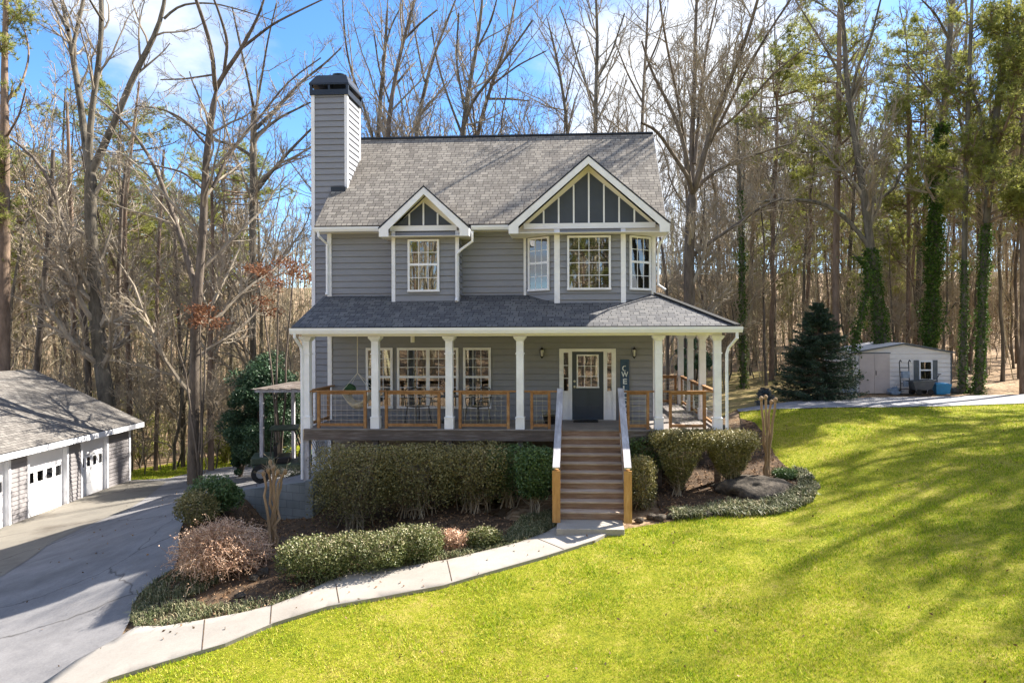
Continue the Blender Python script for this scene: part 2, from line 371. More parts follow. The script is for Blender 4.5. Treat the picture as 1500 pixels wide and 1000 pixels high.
def quads_mesh(name, VF, mat, smooth=False, rnd=None):
    off = 0; Vs = []; Fs = []
    for V, F in VF: Vs.append(V); Fs.append(F+off); off += len(V)
    V = np.concatenate(Vs); F = np.concatenate(Fs)
    return raw_mesh(name, V, F.ravel(), np.full(len(F), F.shape[1]), mat, smooth, rnd=rnd)
def leaf_mesh(name, C, rng, ln, wd, mat, lo=0., hi=1., bias=None, **k):
    V, F = leaves(C, rng, ln, wd, **k); r = rng.uniform(lo, hi, len(C))
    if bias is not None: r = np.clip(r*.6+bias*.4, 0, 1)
    return quads_mesh(name, [(V, F)], mat, rnd=np.repeat(r, 4))
def smooth(a, b, x):
    t = np.clip((x-a)/(b-a), 0, 1); return t*t*(3-2*t)
# ------------------------------------------------------------------ terrain
ctl = []
for (px, py, z) in ((865, 785, -1.78), (1000, 760, -1.62), (660, 840, -2.0), (480, 878, -2.2), (290, 930, -2.5), (160, 985, -2.7), (60, 1000, -2.95),
        (190, 900, -2.65), (0, 940, -3.1), (0, 835, -3.5), (120, 800, -3.3), (260, 790, -2.15), (230, 745, -2.75), (330, 735, -1.95),
        (750, 1000, -2.4), (1000, 1000, -2.15), (1200, 1000, -1.95), (1500, 1000, -1.7), (1500, 850, -1.4), (1300, 800, -1.4), (1300, 700, -1.05), (1150, 740, -1.5), (1480, 700, -.85),
        (1200, 640, -.7), (1450, 640, -.6), (1120, 604, -.45), (1304, 584, -.37), (1500, 585, -.35), (1320, 579, -.41), (1150, 560, -.3), (1080, 560, -.4),
        (600, 757, -1.95), (760, 765, -1.85), (1000, 712, -1.4), (1040, 700, -1.3)):
    p = at_z(px, py, z); ctl.append(tuple(p))
for (px, py, D) in ((190, 706, 28.8), (97, 738, 25.0), (42, 755, 22.9), (0, 770, 21.6)):
    p = at_d(px, py, D); ctl.append((p[0], p[1], -3.75))
for (X, Y, z) in ((-7.3, .2, -1.55), (-6.1, 0, -1.28), (-6.3, 2.5, -1.4), (-7.2, 5, -1.7), (-12, 6, -3.0), (-11, 3, -2.55), (-8.5, 8, -2.3), (-6, 12, -2.2), (-13, 10, -3.5), (-18, 12, -3.9), (-28, 8, -4.2), (-22, 0, -3.8), (-18, -8, -3.4),
        (-12, -12, -2.9), (0, -22, -2.2), (12, -22, -1.8), (-14, -25, -2.8), (25, -15, -1.2), (30, 0, -.6), (0, 4, -1.5), (0, 12, -1.5), (6, 12, -.7), (4, 4, -1.2),
        (-15, 22, -4.6), (-35, 25, -5.5), (0, 25, -2.0), (15, 30, 0), (35, 20, -.2), (10, 45, .5), (40, 45, .8), (-30, 50, -6.0), (-5, 45, -3.0)):
    ctl.append((X, Y, z))
ctl = np.array(ctl)
def _k(r2): return np.where(r2 > 1e-9, .5*r2*np.log(r2+1e-12), 0)
_n = len(ctl); _A = np.zeros((_n+3, _n+3)); _d = ((ctl[:, None, :2]-ctl[None, :, :2])**2).sum(-1)
_A[:_n, :_n] = _k(_d)+np.eye(_n)*1.2; _A[:_n, _n] = 1; _A[:_n, _n+1:] = ctl[:, :2]; _A[_n, :_n] = 1; _A[_n+1:, :_n] = ctl[:, :2].T
_w = np.linalg.solve(_A, np.concatenate((ctl[:, 2], np.zeros(3))))
WA = at_z(383, 716, -1.62); WB = at_z(458, 706, -1.30)      # ends of the retaining wall
def tz(x, y, step=True):
    x = np.asarray(x, float); y = np.asarray(y, float); sh = x.shape; xf = np.clip(x.ravel(), -60, 60); yf = np.clip(y.ravel(), -40, 60); out = np.empty(len(xf))
    for i in range(0, len(xf), 20000):
        a = xf[i:i+20000]; b_ = yf[i:i+20000]
        d = (a[:, None]-ctl[None, :, 0])**2+(b_[:, None]-ctl[None, :, 1])**2
        out[i:i+20000] = _k(d)@_w[:_n]+_w[_n]+_w[_n+1]*a+_w[_n+2]*b_
    z = out.reshape(sh); r = np.hypot(x, y)
    t = smooth(45, 90, r); z = z*(1-t)+(-3+smooth(-20, 30, x)*4.5)*t
    z = z+smooth(46, 130, y)*13+smooth(130, 300, y)*14+smooth(-32, -70, y)*5
    if step:
        ly = WA[1]+(WB[1]-WA[1])*np.clip((x-WA[0])/(WB[0]-WA[0]), -.5, 1)
        front = smooth(-.20, -.09, ly-y); back = smooth(WB[0]-.20, WB[0]-.09, x)*(y < 1.8)
        m = np.maximum(front, back)*smooth(WA[0]-.6, WA[0]+.3, x)*smooth(WB[0]+3.5, WB[0]+.8, x)*smooth(ly-2.6, ly-.9, y)
        z = z-.72*m
    return z
def T(x, y): return float(tz(np.array([x]), np.array([y]))[0])
def gp(px, py):              # where the view ray meets the ground
    d = ray(px, py); t = np.linspace(4, 160, 1500); P = CAM[None]+d[None]*t[:, None]
    h = P[:, 2]-tz(P[:, 0], P[:, 1], False); i = np.argmax(h < 0)
    if h[i] >= 0: i = len(t)-1
    a = t[i-1]+(t[i]-t[i-1])*h[i-1]/(h[i-1]-h[i]+1e-9); return CAM+d*a

def axis(lo, hi, fine, f0, f1, coarse):
    a = list(np.arange(f0, f1, fine)); s = fine; x = f1
    while x < hi: a.append(x); s = min(s*1.25, coarse); x += s
    a.append(hi); s = fine; x = f0
    while x > lo: s = min(s*1.25, coarse); x -= s; a.insert(0, max(x, lo))
    return np.array(a)
gx = axis(-420, 420, .3, -20, 22, 25); gy = axis(-200, 420, .3, -13, 18, 25)
GX, GY = np.meshgrid(gx, gy, indexing='ij'); GZ = tz(GX, GY)-.25*((GX > WA[0]-.5) & (GX < WB[0]+5) & (GY > -2.2) & (GY < 1.9))
V = np.stack((GX, GY, GZ), -1).reshape(-1, 3); idx = np.arange(len(V)).reshape(GX.shape)
F = np.stack((idx[:-1, :-1], idx[1:, :-1], idx[1:, 1:], idx[:-1, 1:]), -1).reshape(-1, 4)
tag(link('ground', raw_mesh('ground', V, F.ravel(), np.full(len(F), 4), 'leaf_litter', True)), kind='structure')

def inside(x, y, poly):
    c = np.zeros(np.shape(x), bool); n = len(poly)
    for i in range(n):
        x0, y0 = poly[i][:2]; x1, y1 = poly[(i+1) % n][:2]
        if y0 == y1: continue
        c ^= ((y0 > y) != (y1 > y)) & (x < (x1-x0)*(y-y0)/(y1-y0)+x0)
    return c
def densify(poly, s):
    out = []
    for i in range(len(poly)):
        a = np.array(poly[i][:2], float); b_ = np.array(poly[(i+1) % len(poly)][:2], float); n = max(1, int(np.linalg.norm(b_-a)/s))
        for k in range(n): out.append(a+(b_-a)*k/n)
    return out
def drape(name, poly, s, off, mat, thick=0, step=True, wob=0, seed=0):
    rng = np.random.default_rng(seed); e = densify(poly, s)
    if wob: e = [p+rng.normal(size=2)*wob for p in e]
    e = np.array(e); ne = len(e); lo = e.min(0); hi = e.max(0)
    X, Y = np.meshgrid(np.arange(lo[0], hi[0], s), np.arange(lo[1], hi[1], s)); X = X.ravel(); Y = Y.ravel()
    k = inside(X, Y, e); X = X[k]; Y = Y[k]
    pts = [Vector(p) for p in e]+[Vector((a, b_)) for a, b_ in zip(X, Y)]
    r = delaunay_2d_cdt(pts, [], [list(range(ne))], 1, 1e-4)
    P = np.array([(p.x, p.y) for p in r[0]]); Z = tz(P[:, 0], P[:, 1], step)+off
    V = [(a, b_, c_) for (a, b_), c_ in zip(P, Z)]; F = [list(f) for f in r[2]]
    F = [f if ((V[f[1]][0]-V[f[0]][0])*(V[f[2]][1]-V[f[0]][1])-(V[f[2]][0]-V[f[0]][0])*(V[f[1]][1]-V[f[0]][1])) > 0 else f[::-1] for f in F]
    if thick:
        n = len(V); cnt = {}
        for f in F:
            for i in range(3):
                a, b_ = f[i], f[(i+1) % 3]; cnt[(a, b_)] = 1
        V += [(a, b_, c_-thick) for a, b_, c_ in V]
        F += [[a, a+n, b_+n, b_] for (a, b_) in cnt if (b_, a) not in cnt]
    me = raw_mesh(name, V, [i for f in F for i in f], [len(f) for f in F], mat, True)
    if thick:
        me.polygons.foreach_set('use_smooth', np.array([len(f) == 3 for f in F]))
    return link(name, me)
G = lambda L_: [tuple(gp(*p)[:2]) for p in L_]

bed_edge = [(190, 912), (192, 895), (205, 872), (232, 850), (255, 836), (262, 815), (262, 785), (282, 745)]
drive_px = [(445, 668), (378, 679), (300, 689), (250, 701), (186, 706)]
gF = at_d(190, 704, 28.8)[:2]; gN = at_d(42, 755, 22.9)[:2]; ga = (gF-gN)/np.linalg.norm(gF-gN)
drv = [(-5.4, 5.5)]+G(drive_px)+[tuple(gF+ga*.5), tuple(gF-ga*14), (-16.5, -13), (-9.5, -14), (-6.8, -11)]+G([(60, 1040), (150, 985), (175, 940)])+G(bed_edge)+[(WA[0], WA[1]+.05), (WB[0], WB[1]+.05), (WB[0]+.02, 1.9), (-5.6, 1.95)]
tag(drape('driveway', drv, .35, .05, 'drive_concrete', step=False), kind='structure')
ap = [tuple(gF+ga*.4+np.array((.0, 0)))]+G([(244, 707), (180, 752), (72, 799), (0, 848), (-90, 905)])+[tuple(gN-ga*12)]
tag(drape('apron', ap, .4, .06, 'apron_concrete', step=False), kind='structure')
low = [(905, 778), (872, 797), (800, 820), (720, 843), (650, 864), (560, 881), (480, 895), (400, 920), (330, 950), (250, 974), (160, 1002), (100, 1030)]
upp = [(60, 1010), (110, 975), (165, 945), (200, 924), (240, 924), (290, 916), (350, 905), (400, 893), (440, 878), (480, 858), (510, 845), (545, 838), (600, 835), (655, 826), (700, 815), (760, 800), (800, 785), (815, 776)]
path_poly = G(low)+G(upp)
tag(drape('path', path_poly, .25, .09, 'path_concrete', .14, step=False), kind='structure')
jo = MB()
for (a, b_) in (((492, 862), (497, 890)), ((655, 827), (662, 858)), ((788, 795), (826, 811)), ((300, 915), (296, 960)), ((398, 893), (396, 921))):
    p = gp(*a); q = gp(*b_); n = 8
    for i in range(n):
        u = p+(q-p)*i/n; v = p+(q-p)*(i+1)/n
        u = (u[0], u[1], T(u[0], u[1])+.093); v = (v[0], v[1], T(v[0], v[1])+.093); jo.bar(u, v, .014, .003)
tag(jo.build('path_joints', 'mulch'), kind='structure')
bedr = [(917, 776), (945, 772), (1000, 762), (1080, 757), (1150, 752), (1183, 738), (1196, 717), (1180, 700), (1150, 684), (1135, 668), (1122, 640), (1106, 620), (1085, 614)]
back_low = [(1082, 605), (1164, 600.5), (1300, 598.5), (1374, 597), (1500, 592.5), (1700, 588)]
lawn_poly = G(low)+[(-4, -16), (-4, -24), (30, -24), (45, -8), (40, 4)]+G(back_low)[::-1]+G(bedr)[::-1]
LAWN = densify(lawn_poly, 1.0)
tag(drape('lawn', lawn_poly, .4, .03, 'lawn', wob=.02, step=False), kind='structure')
back_top = [(1080, 601), (1130, 594), (1175, 588), (1304, 583.5), (1500, 579), (1700, 573)]
tag(drape('back_driveway', G(back_low)+G(back_top)[::-1], .6, .06, 'asphalt', step=False), kind='structure')
tag(drape('back_yard', [(5.0, 8)]+G([(1080, 601), (1175, 588), (1250, 586)])+G([(1250, 560), (1180, 545), (1060, 545)])+[(5.5, 24)], .8, .03, 'yard_dry', step=False), kind='structure')
strip = G([(186, 706), (250, 701), (300, 689), (378, 679), (445, 668)])+G([(440, 652), (380, 659), (320, 667), (260, 677), (190, 690)])
tag(drape('grass_strip', strip, .5, .035, 'lawn', wob=.05, step=False), kind='structure')
beds = G(upp[3:])+[(WB[0]+3.2, -.2)]+[(.3, 0), (.3, 1.7), (WB[0]+.1, 1.7), (WB[0], WB[1]), (WA[0], WA[1])]+G(bed_edge)[::-1]
tag(drape('mulch_bed', beds, .2, .02, 'mulch'), kind='structure')
tag(drape('side_mulch_bed', [(1.7, -2.6)]+G(bedr)+[(4.8, 4), (4.5, 7), (3, 7), (3, 1.7), (1.7, 1.7)], .25, .035, 'mulch', step=False), kind='structure')

# retaining wall of painted block
w_ = empty('retaining_wall', (WB[0], WB[1], T(WB[0], WB[1]-.3)), 0, 'grey painted block retaining wall between the driveway and the planting bed', 'wall')
wb = MB()
def wallseg(a, b_, za, zb, th=.2):
    a = np.array(a[:2]); b_ = np.array(b_[:2]); t = (b_-a)/np.linalg.norm(b_-a); n = np.array((-t[1], t[0]))*th; l = np.linalg.norm(b_-a)
    o = np.array((WB[0], WB[1], T(WB[0], WB[1]-.3)))
    P = lambda p, z: tuple(np.array((p[0], p[1], z))-o)
    zb_ = -3.2
    wb.quad(P(a, zb_), P(b_, zb_), P(b_, zb), P(a, za), [(0, zb_), (l, zb_), (l, zb), (0, za)])
    wb.quad(P(b_+n, zb_), P(a+n, zb_), P(a+n, za), P(b_+n, zb), [(0, zb_), (l, zb_), (l, zb), (0, za)])
    wb.quad(P(a, za), P(b_, zb), P(b_+n, zb), P(a+n, za), [(0, 0), (l, 0), (l, th), (0, th)])
    wb.quad(P(a+n, zb_), P(a, zb_), P(a, za), P(a+n, za), [(0, 0), (th, 0), (th, 2), (0, 2)]); wb.quad(P(b_, zb_), P(b_+n, zb_), P(b_+n, zb), P(b_, zb), [(0, 0), (th, 0), (th, 2), (0, 2)])
wallseg(WA-np.array((.9, -.15, 0)), WB, -1.72, -1.27); wallseg((WB[0]+.001, WB[1]+.001), (WB[0]+.06, 1.84), -1.272, -1.275)
wb.build('block_face', 'block_wall', w_)
# ------------------------------------------------------------------ the house
YW = 1.85
def HX(px, py, y): return float(at_y(px, py, y)[0])
def HZ(px, py, y): return float(at_y(px, py, y)[2])
xL, xR = HX(482, 500, YW), HX(961, 500, YW)
YE, YR = 1.5, 4.95; YBk = 2*YR-YE
ze, zr = HZ(500, 331, YE), HZ(740, 200, YR); mR = (zr-ze)/(YR-YE)
xrl, xrr = HX(461, 330, YE), HX(976, 325, YE)
yp = -.35; zpe, zpw = HZ(750, 478, yp), HZ(700, 432, YW); mP = (zpw-zpe)/(YW-yp)
xpl, xpr = HX(426, 478, yp), HX(1082, 476, yp)
def porch_y(px, py):          # the depth at which a view ray meets the porch roof
    d = ray(px, py); t = (zpe+mP*(CAM[1]-yp)-CAM[2])/(d[2]-mP*d[1]); return CAM[1]+d[1]*t
yd = min(porch_y(620, 437.5), YE-.10); yb = porch_y(864, 443)
print('house', xL, xR, 'eave', ze, 'ridge', zr, 'pitch', mR, 'porch', zpe, zpw, 'dormer y', yd, yb, 'roofx', xrl, xrr)
HO = np.array(((xL+xR)/2, YW, 0.0)); HO[2] = T(HO[0], HO[1])
house = empty('house', HO, 0, 'two storey grey house with wraparound porch, twin front gables and a tall chimney', 'house')
def hb(mb, name, mat, parent=None, **k):
    return mb.build(name, mat, parent or house, loc=None if parent else tuple(-HO), **k)
def siding(mb, p0, p1, z0, z1, n, course=.175, clip=None, proud=.026):
    p0 = Vector((p0[0], p0[1], 0)); p1 = Vector((p1[0], p1[1], 0)); n = Vector((n[0], n[1], 0)).normalized()
    z = z0
    while z < z1-.01:
        zt = min(z+course, z1); a, b_, c_, d_ = p0.copy(), p1.copy(), p1.copy(), p0.copy()
        if clip:
            r0 = clip(z); r1 = clip(zt)
            if r0 is None: break
            L_ = p1-p0; a = p0+L_*r0[0]; b_ = p0+L_*r0[1]; c_ = p0+L_*r1[1]; d_ = p0+L_*r1[0]
        Z = lambda p, zz, o: (p+n*o)+Vector((0, 0, zz))
        zg = z+.017; mb.quad(Z(a, zg, proud), Z(b_, zg, proud), Z(c_, zt, .004), Z(d_, zt, .004))
        mb.quad(Z(a, zg, -.012), Z(b_, zg, -.012), Z(b_, zg, proud), Z(a, zg, proud)); mb.quad(Z(a, z, -.012), Z(b_, z, -.012), Z(b_, zg, -.012), Z(a, zg, -.012)); z = zt
FR = lambda o, r, n: (Vector((o[0], o[1], 0)), Vector((r[0], r[1], 0)).normalized(), Vector((n[0], n[1], 0)).normalized())
def pbox(mb, fr, u0, u1, d0, d1, z0, z1):
    o, r, n = fr; v = []
    for z in (z0, z1):
        for (u, d) in ((u0, d0), (u1, d0), (u1, d1), (u0, d1)): v.append(o+r*u+n*d+Vector((0, 0, z)))
    mb.add(v, [[0, 1, 2, 3], [7, 6, 5, 4], [4, 5, 1, 0], [5, 6, 2, 1], [6, 7, 3, 2], [7, 4, 0, 3]])
def window(fr, u0, u1, z0, z1, cols, rt, rb, blinds=False, hung=True, parent=None, mull=(), fw=.055, trim='white_trim', holder=None):
    hb_ = holder or hb
    m = MB(); D = .05
    pbox(m, fr, u0, u1, 0, D, z1-fw, z1); pbox(m, fr, u0-.01, u1+.01, 0, D+.015, z0, z0+fw)
    us = [u0]+list(mull)+[u1]
    for i, u in enumerate(us):
        a, b_ = (u, u+fw) if i == 0 else ((u-fw, u) if i == len(us)-1 else (u-fw*.8, u+fw*.8)); pbox(m, fr, a, b_, 0, D-.002, z0+fw, z1-fw)
    zm = z0+(z1-z0)*.52
    if hung: pbox(m, fr, u0+fw, u1-fw, 0, D-.006, zm-.03, zm+.03)
    f = hb_(m, 'window', trim, parent)
    it = MB(); pbox(it, fr, u0+.02, u1-.02, .004, .006, z0+.02, z1-.02); it.build('painted_dark_room', 'dark_room_paint', f)  # dark sheet on the uncut wall, the room's darkness put in as colour
    g = MB(); pbox(g, fr, u0+.02, u1-.02, .028, .032, z0+.02, z1-.02); g.build('pane', 'glass', f)
    gr = MB(); t = .008
    for i in range(len(us)-1):
        a, b_ = us[i]+fw*.8, us[i+1]-fw*.8
        for k in range(1, cols): u = a+(b_-a)*k/cols; pbox(gr, fr, u-t, u+t, .026, .040, z0+.03, z1-.03)
        segs = [(zm+.03, z1-fw, rt), (z0+fw, zm-.03, rb)] if hung else [(z0+fw, z1-fw, rt)]
        for (q0, q1, rr) in segs:
            for k in range(1, rr): z = q0+(q1-q0)*k/rr; pbox(gr, fr, a-.02, b_+.02, .027, .039, z-t, z+t)
    gr.build('grille', trim, f)
    if blinds:
        bl = MB(); z = z1-fw
        zend = z0+fw if blinds is True else z1-(z1-z0)*blinds
        while z > zend: pbox(bl, fr, u0+fw, u1-fw, .010, .022, z-.026, z-.012); z -= .042
        bl.build('blind', 'blind', f)
    return f

# walls
m = MB(); siding(m, (xL, YW), (xR, YW), -.30, ze-.1, (0, -1)); hb(m, 'wall', 'siding')
def gclip(z):
    if z < ze: return (0, 1)
    t = (z-ze)/(zr-ze); t = min(t, 1); return (t*.5, 1-t*.5)
for (x, n) in ((xR, (1, 0)), (xL, (-1, 0))):
    m = MB(); siding(m, (x, YW) if n[0] > 0 else (x, YBk-.35), (x, YBk-.35) if n[0] > 0 else (x, YW), -.3, zr-.25, n, clip=gclip); hb(m, 'wall', 'siding')
m = MB(); siding(m, (xR, YBk-.35), (xL, YBk-.35), -.3, ze-.1, (0, 1)); hb(m, 'wall', 'siding')
m = MB(); siding(m, (xL, YW+.04), (xR, YW+.04), -2.7, -.30, (0, -1), .2); siding(m, (xL+.02, YBk-.4), (xL+.02, YW), -3.0, -.3, (-1, 0), .2); siding(m, (xR-.02, YW), (xR-.02, YBk-.4), -2.7, -.3, (1, 0), .2)
siding(m, (xR, YBk-.38), (xL, YBk-.38), -2.7, -.30, (0, 1), .2); hb(m, 'foundation', 'siding_tan')
m = MB()
m.box((xL-.03, YW-.045, -.3), (xL+.09, YW+.06, ze-.12)); hb(m, 'corner_board', 'white_trim')
m = MB(); m.box((xR-.09, YW-.035, -.1), (xR+.03, YW+.06, 2.42)); hb(m, 'corner_board', 'white_trim')
m = MB(); m.box((xL-.035, YW-.03, -2.6), (xL+.06, YW+.05, -.3)); hb(m, 'corner_board', 'white_trim')

# main roof
def slope(m, pts, th=.09):
    """a roof plane: points given eave-left, eave-right, top-right, top-left"""
    a, b_, c_, d_ = [Vector(p) for p in pts]; u = (b_-a).normalized(); n = u.cross((d_-a)).normalized(); v = n.cross(u)
    uv = lambda p: ((p-a).dot(u)+a.dot(u), (p-a).dot(v))
    m.quad(a, b_, c_, d_, [uv(a), uv(b_), uv(c_), uv(d_)]); q = [p-n*th for p in (a, b_, c_, d_)]
    m.quad(q[3], q[2], q[1], q[0])
    P = [a, b_, c_, d_]
    for i in range(4): j = (i+1) % 4; m.quad(P[i], q[i], q[j], P[j], [uv(P[i])]*4)
roofm = MB(); slope(roofm, [(xrl, YE-.04, ze), (xrr, YE-.04, ze), (xrr, YR, zr), (xrl, YR, zr)]); slope(roofm, [(xrr, YBk, ze), (xrl, YBk, ze), (xrl, YR-.001, zr), (xrr, YR-.001, zr)])
roof = hb(roofm, 'roof', 'shingles')
m = MB(); m.bar((xrl, YR, zr+.02), (xrr, YR, zr+.02), .10, .05); m.build('ridge_cap', 'dark_cap', roof)
for x in (xrl-.02, xrr+.0):                                                          # rake boards
    for (y0, y1) in ((YE, YR), (YBk, YR)): m = MB(); m.prism([(x, y0, ze-.06), (x, y1, zr-.06), (x, y1, zr-.28), (x, y0, ze-.28)], (.02, 0, 0)); m.build('rake_board', 'white_trim', roof)
m = MB(); m.box((xrl+.01, YE-.01, ze-.17), (xrr-.02, YW+.0, ze-.15)); m.build('soffit', 'cream_trim', roof); m = MB(); m.box((xrl+.01, YBk-.36, ze-.17), (xrr-.02, YBk, ze-.15)); m.build('soffit', 'cream_trim', roof)

# cross gables
gut = []
def cross_gable(px0, px1, pxa, pyE, pyA, yf, ypan, pan_px, pan_pyb, pan_pya, battens, beam_px, beam_py):
    xa0, xa1 = HX(px0, pyE, yf), HX(px1, pyE, yf); xc = (xa0+xa1)/2; zE = HZ(pxa, pyE, yf); zA = HZ(pxa, pyA, yf)
    mg = (zA-zE)/(xa1-xc); yA = YE+(zA-ze)/mR; yB = YE+(zE-ze)/mR
    g = MB()
    slope(g, [(xa0, yB+.12, zE), (xa0, yf, zE), (xc, yf, zA), (xc, yA+.12, zA)]); slope(g, [(xa1, yf, zE), (xa1, yB+.12, zE), (xc, yA+.12, zA), (xc, yf, zA)])
    go = hb(g, 'gable_roof', 'shingles')
    d = MB()                                                                         # dark drip edge, white rake boards
    d.prism([(xa0-.02, yf-.02, zE-.035), (xc, yf-.02, zA+.03), (xa1+.02, yf-.02, zE-.035), (xa1+.02, yf-.02, zE-.075), (xc, yf-.02, zA-.015), (xa0-.02, yf-.02, zE-.075)], (0, .03, 0)); d.build('drip_edge', 'dark_cap', go)
    h_ = .19; s = MB(); th = .075
    s.prism([(xa0, yf-.012, zE-th), (xc, yf-.012, zA-.02), (xc, yf-.012, zA-.02-h_), (xa0+.26, yf-.012, zE-th-.01), (xa0+.26, yf-.012, zE-.28), (xa0, yf-.012, zE-.28)], (0, .03, 0))
    s.prism([(xa1, yf-.012, zE-.28), (xa1-.26, yf-.012, zE-.28), (xa1-.26, yf-.012, zE-th-.01), (xc, yf-.012, zA-.02-h_), (xc, yf-.012, zA-.02), (xa1, yf-.012, zE-th)], (0, .03, 0))
    for x0, x1 in ((xa0, xa0+.02), (xa1-.02, xa1)): s.box((x0, yf+.02, zE-.28), (x1, YW, zE-.07))
    s.build('rake_board', 'white_trim', go)
    f = MB(); t2 = .14                                                                # sloping soffit
    f.quad((xa0+.02, yf+.02, zE-t2-.02), (xc, yf+.02, zA-t2), (xc, ypan, zA-t2), (xa0+.02, ypan, zE-t2-.02)); f.quad((xc, yf+.02, zA-t2), (xa1-.02, yf+.02, zE-t2-.02), (xa1-.02, ypan, zE-t2-.02), (xc, ypan, zA-t2))
    f.box((xa0+.025, yf+.025, zE-.27), (xa1-.025, YW, zE-.255)); f.build('soffit', 'cream_trim', go)
    q0, q1 = HX(pan_px[0], pan_pyb, ypan), HX(pan_px[1], pan_pyb, ypan); zb, za = HZ(pxa, pan_pyb, ypan), HZ(pxa, pan_pya, ypan); qc = (q0+q1)/2
    bk = MB(); bk.prism([(xa0+.1, ypan+.012, zE-.2), (xa1-.1, ypan+.012, zE-.2), (xc, ypan+.012, zA-.16)], (0, .06, 0)); bk.build('gable_frieze', 'cream_trim', go)
    p = MB(); p.prism([(q0, ypan, zb), (q1, ypan, zb), (qc, ypan, za)], (0, .03, 0)); po = hb(p, 'gable_panel', 'gable_panel')
    mp = (za-zb)/(q1-qc)
    for k in range(-(battens//2), battens//2+1):
        bt = MB(); x = qc+k*(q1-q0)/(battens+1); top = za-abs(x-qc)*mp; bt.box((x-.022, ypan-.018, zb), (x+.022, ypan-.001, top)); bt.build('batten', 'white_trim', po)
    b0, b1 = HX(beam_px[0], beam_py[1], ypan-.05), HX(beam_px[1], beam_py[1], ypan-.05)
    bm = MB(); bm.box((b0, ypan-.06, HZ(pxa, beam_py[1], ypan-.06)), (b1, ypan-.003, HZ(pxa, beam_py[0], ypan-.06))); bm.build('gable_beam', 'fascia_white', go)
    return xa0, xa1, zE
dx0, dx1, dzE = cross_gable(555, 687, 620, 331, 273, yd-.36, yd, (579, 662), 330, 296, 3, (571, 669), (330.5, 338))
bx0, bx1, bzE = cross_gable(745, 981, 862, 325.5, 228, yb-.38, yb, (774.5, 951.5), 326.5, 252, 7, (767, 960), (326.5, 334.5))

# left bump-out under the small gable
def corner(mb, p, w_=.12, z0=2.5, z1=5.4, d=.03): mb.box((p[0]-w_/2, p[1]-d, z0), (p[0]+w_/2, p[1]+w_/2, z1))
b0, b1 = HX(574.5, 390, yd), HX(672, 390, yd); ztop = HZ(620, 338, yd)
m = MB(); siding(m, (b0, yd), (b1, yd), 2.6, ztop+.08, (0, -1)); siding(m, (b0, YW), (b0, yd), 2.6, ztop+.08, (-1, 0)); siding(m, (b1, yd), (b1, YW), 2.6, ztop+.08, (1, 0)); hb(m, 'dormer_wall', 'siding')
for x in (b0+.04, b1-.04): m = MB(); corner(m, (x, yd), .10, 2.6, ztop+.0); hb(m, 'corner_board', 'white_trim')
window(FR((0, yd-.024), (1, 0), (0, -1)), HX(598, 390, yd), HX(644, 390, yd), HZ(620, 427.5, yd), HZ(620, 351, yd), 3, 2, 2)
# bay
A, B, C, Dd = (HX(769, 390, YW), YW), (HX(816, 390, yb), yb), (HX(913, 390, yb), yb), (HX(955.5, 390, YW), YW)
zt = HZ(862, 334, yb)
m = MB()
for p, q in ((A, B), (B, C), (C, Dd)):
    n = (q[1]-p[1], -(q[0]-p[0])); siding(m, p, q, 2.6, zt+.02, n)
hb(m, 'bay_wall', 'siding')
for p, w_ in ((B, .15), (C, .13)): m = MB(); corner(m, p, w_, 2.6, zt-.002); hb(m, 'corner_board', 'white_trim')
m = MB(); corner(m, (A[0]-.0, YW-.02), .07, 2.9, zt-.002); hb(m, 'corner_board', 'white_trim')
m = MB(); corner(m, (Dd[0]+.03, YW-.02), .12, 2.6, zt-.002); hb(m, 'corner_board', 'white_trim')
window(FR((0, yb-.024), (1, 0), (0, -1)), HX(831, 385, yb), HX(894.7, 385, yb), HZ(862, 424.7, yb), HZ(862, 345.5, yb), 4, 4, 0, True, False)
for p, q in ((A, B), (C, Dd)):
    isA = p is A; p = Vector((p[0], p[1], 0)); q = Vector((q[0], q[1], 0)); r = (q-p).normalized(); n = Vector((r.y, -r.x, 0)); l = (q-p).length
    t0, t1 = ((775.5, 806) if isA else (921, 951)); us = np.linspace(0, l, 400); pj = np.array([px_of((p.x+r.x*u, p.y+r.y*u, 4.3))[0] for u in us])
    u0, u1 = float(np.interp(t0, pj, us)), float(np.interp(t1, pj, us))
    window(FR(p+n*.024, r, n), u0, u1, HZ(862, 425.5, yb+.3), HZ(862, 347, yb+.3), 3, 2, 2, .55, True)

# gutters and downspouts
def gutter(name, a, b_, parent=None, h=.12, w_=.11):
    a = Vector(a); b_ = Vector(b_); m = MB(); t = (b_-a).normalized(); o = t.cross(Vector((0, 0, 1))).normalized()   # outward
    prof = [(0, 0), (w_*.75, 0), (w_, h*.55), (w_, h), (w_-.012, h), (w_-.012, h*.6), (w_*.7, .012), (0, .012)]
    pa = [a+o*x+Vector((0, 0, z)) for x, z in prof]; m.prism(pa, b_-a); return hb(m, name, 'fascia_white')
def spout(pts, r=.038): m = MB(); m.tube(pts, r, 8); hb(m, 'downspout', 'white_trim')
gz = ze-.17
gutter('gutter', (xrl, YE-.04, gz), (dx0, YE-.04, gz)); gutter('gutter', (dx1, YE-.04, gz), (bx0, YE-.04, gz)); 
for (x0, x1) in ((xrl, dx0), (dx1, bx0)): m = MB(); m.box((x0, YE-.037, gz), (x1, YE-.0, ze-.04)); hb(m, 'fascia', 'fascia_white')
x = HX(480, 390, YW-.05); zpr = lambda y: zpe+mP*(y-yp)
spout([(x-.12, YE-.1, gz), (x-.1, YE-.1, gz-.12), (x, YW-.09, gz-.3), (x, YW-.09, 3.62), (x, YW-.16, 3.52)])
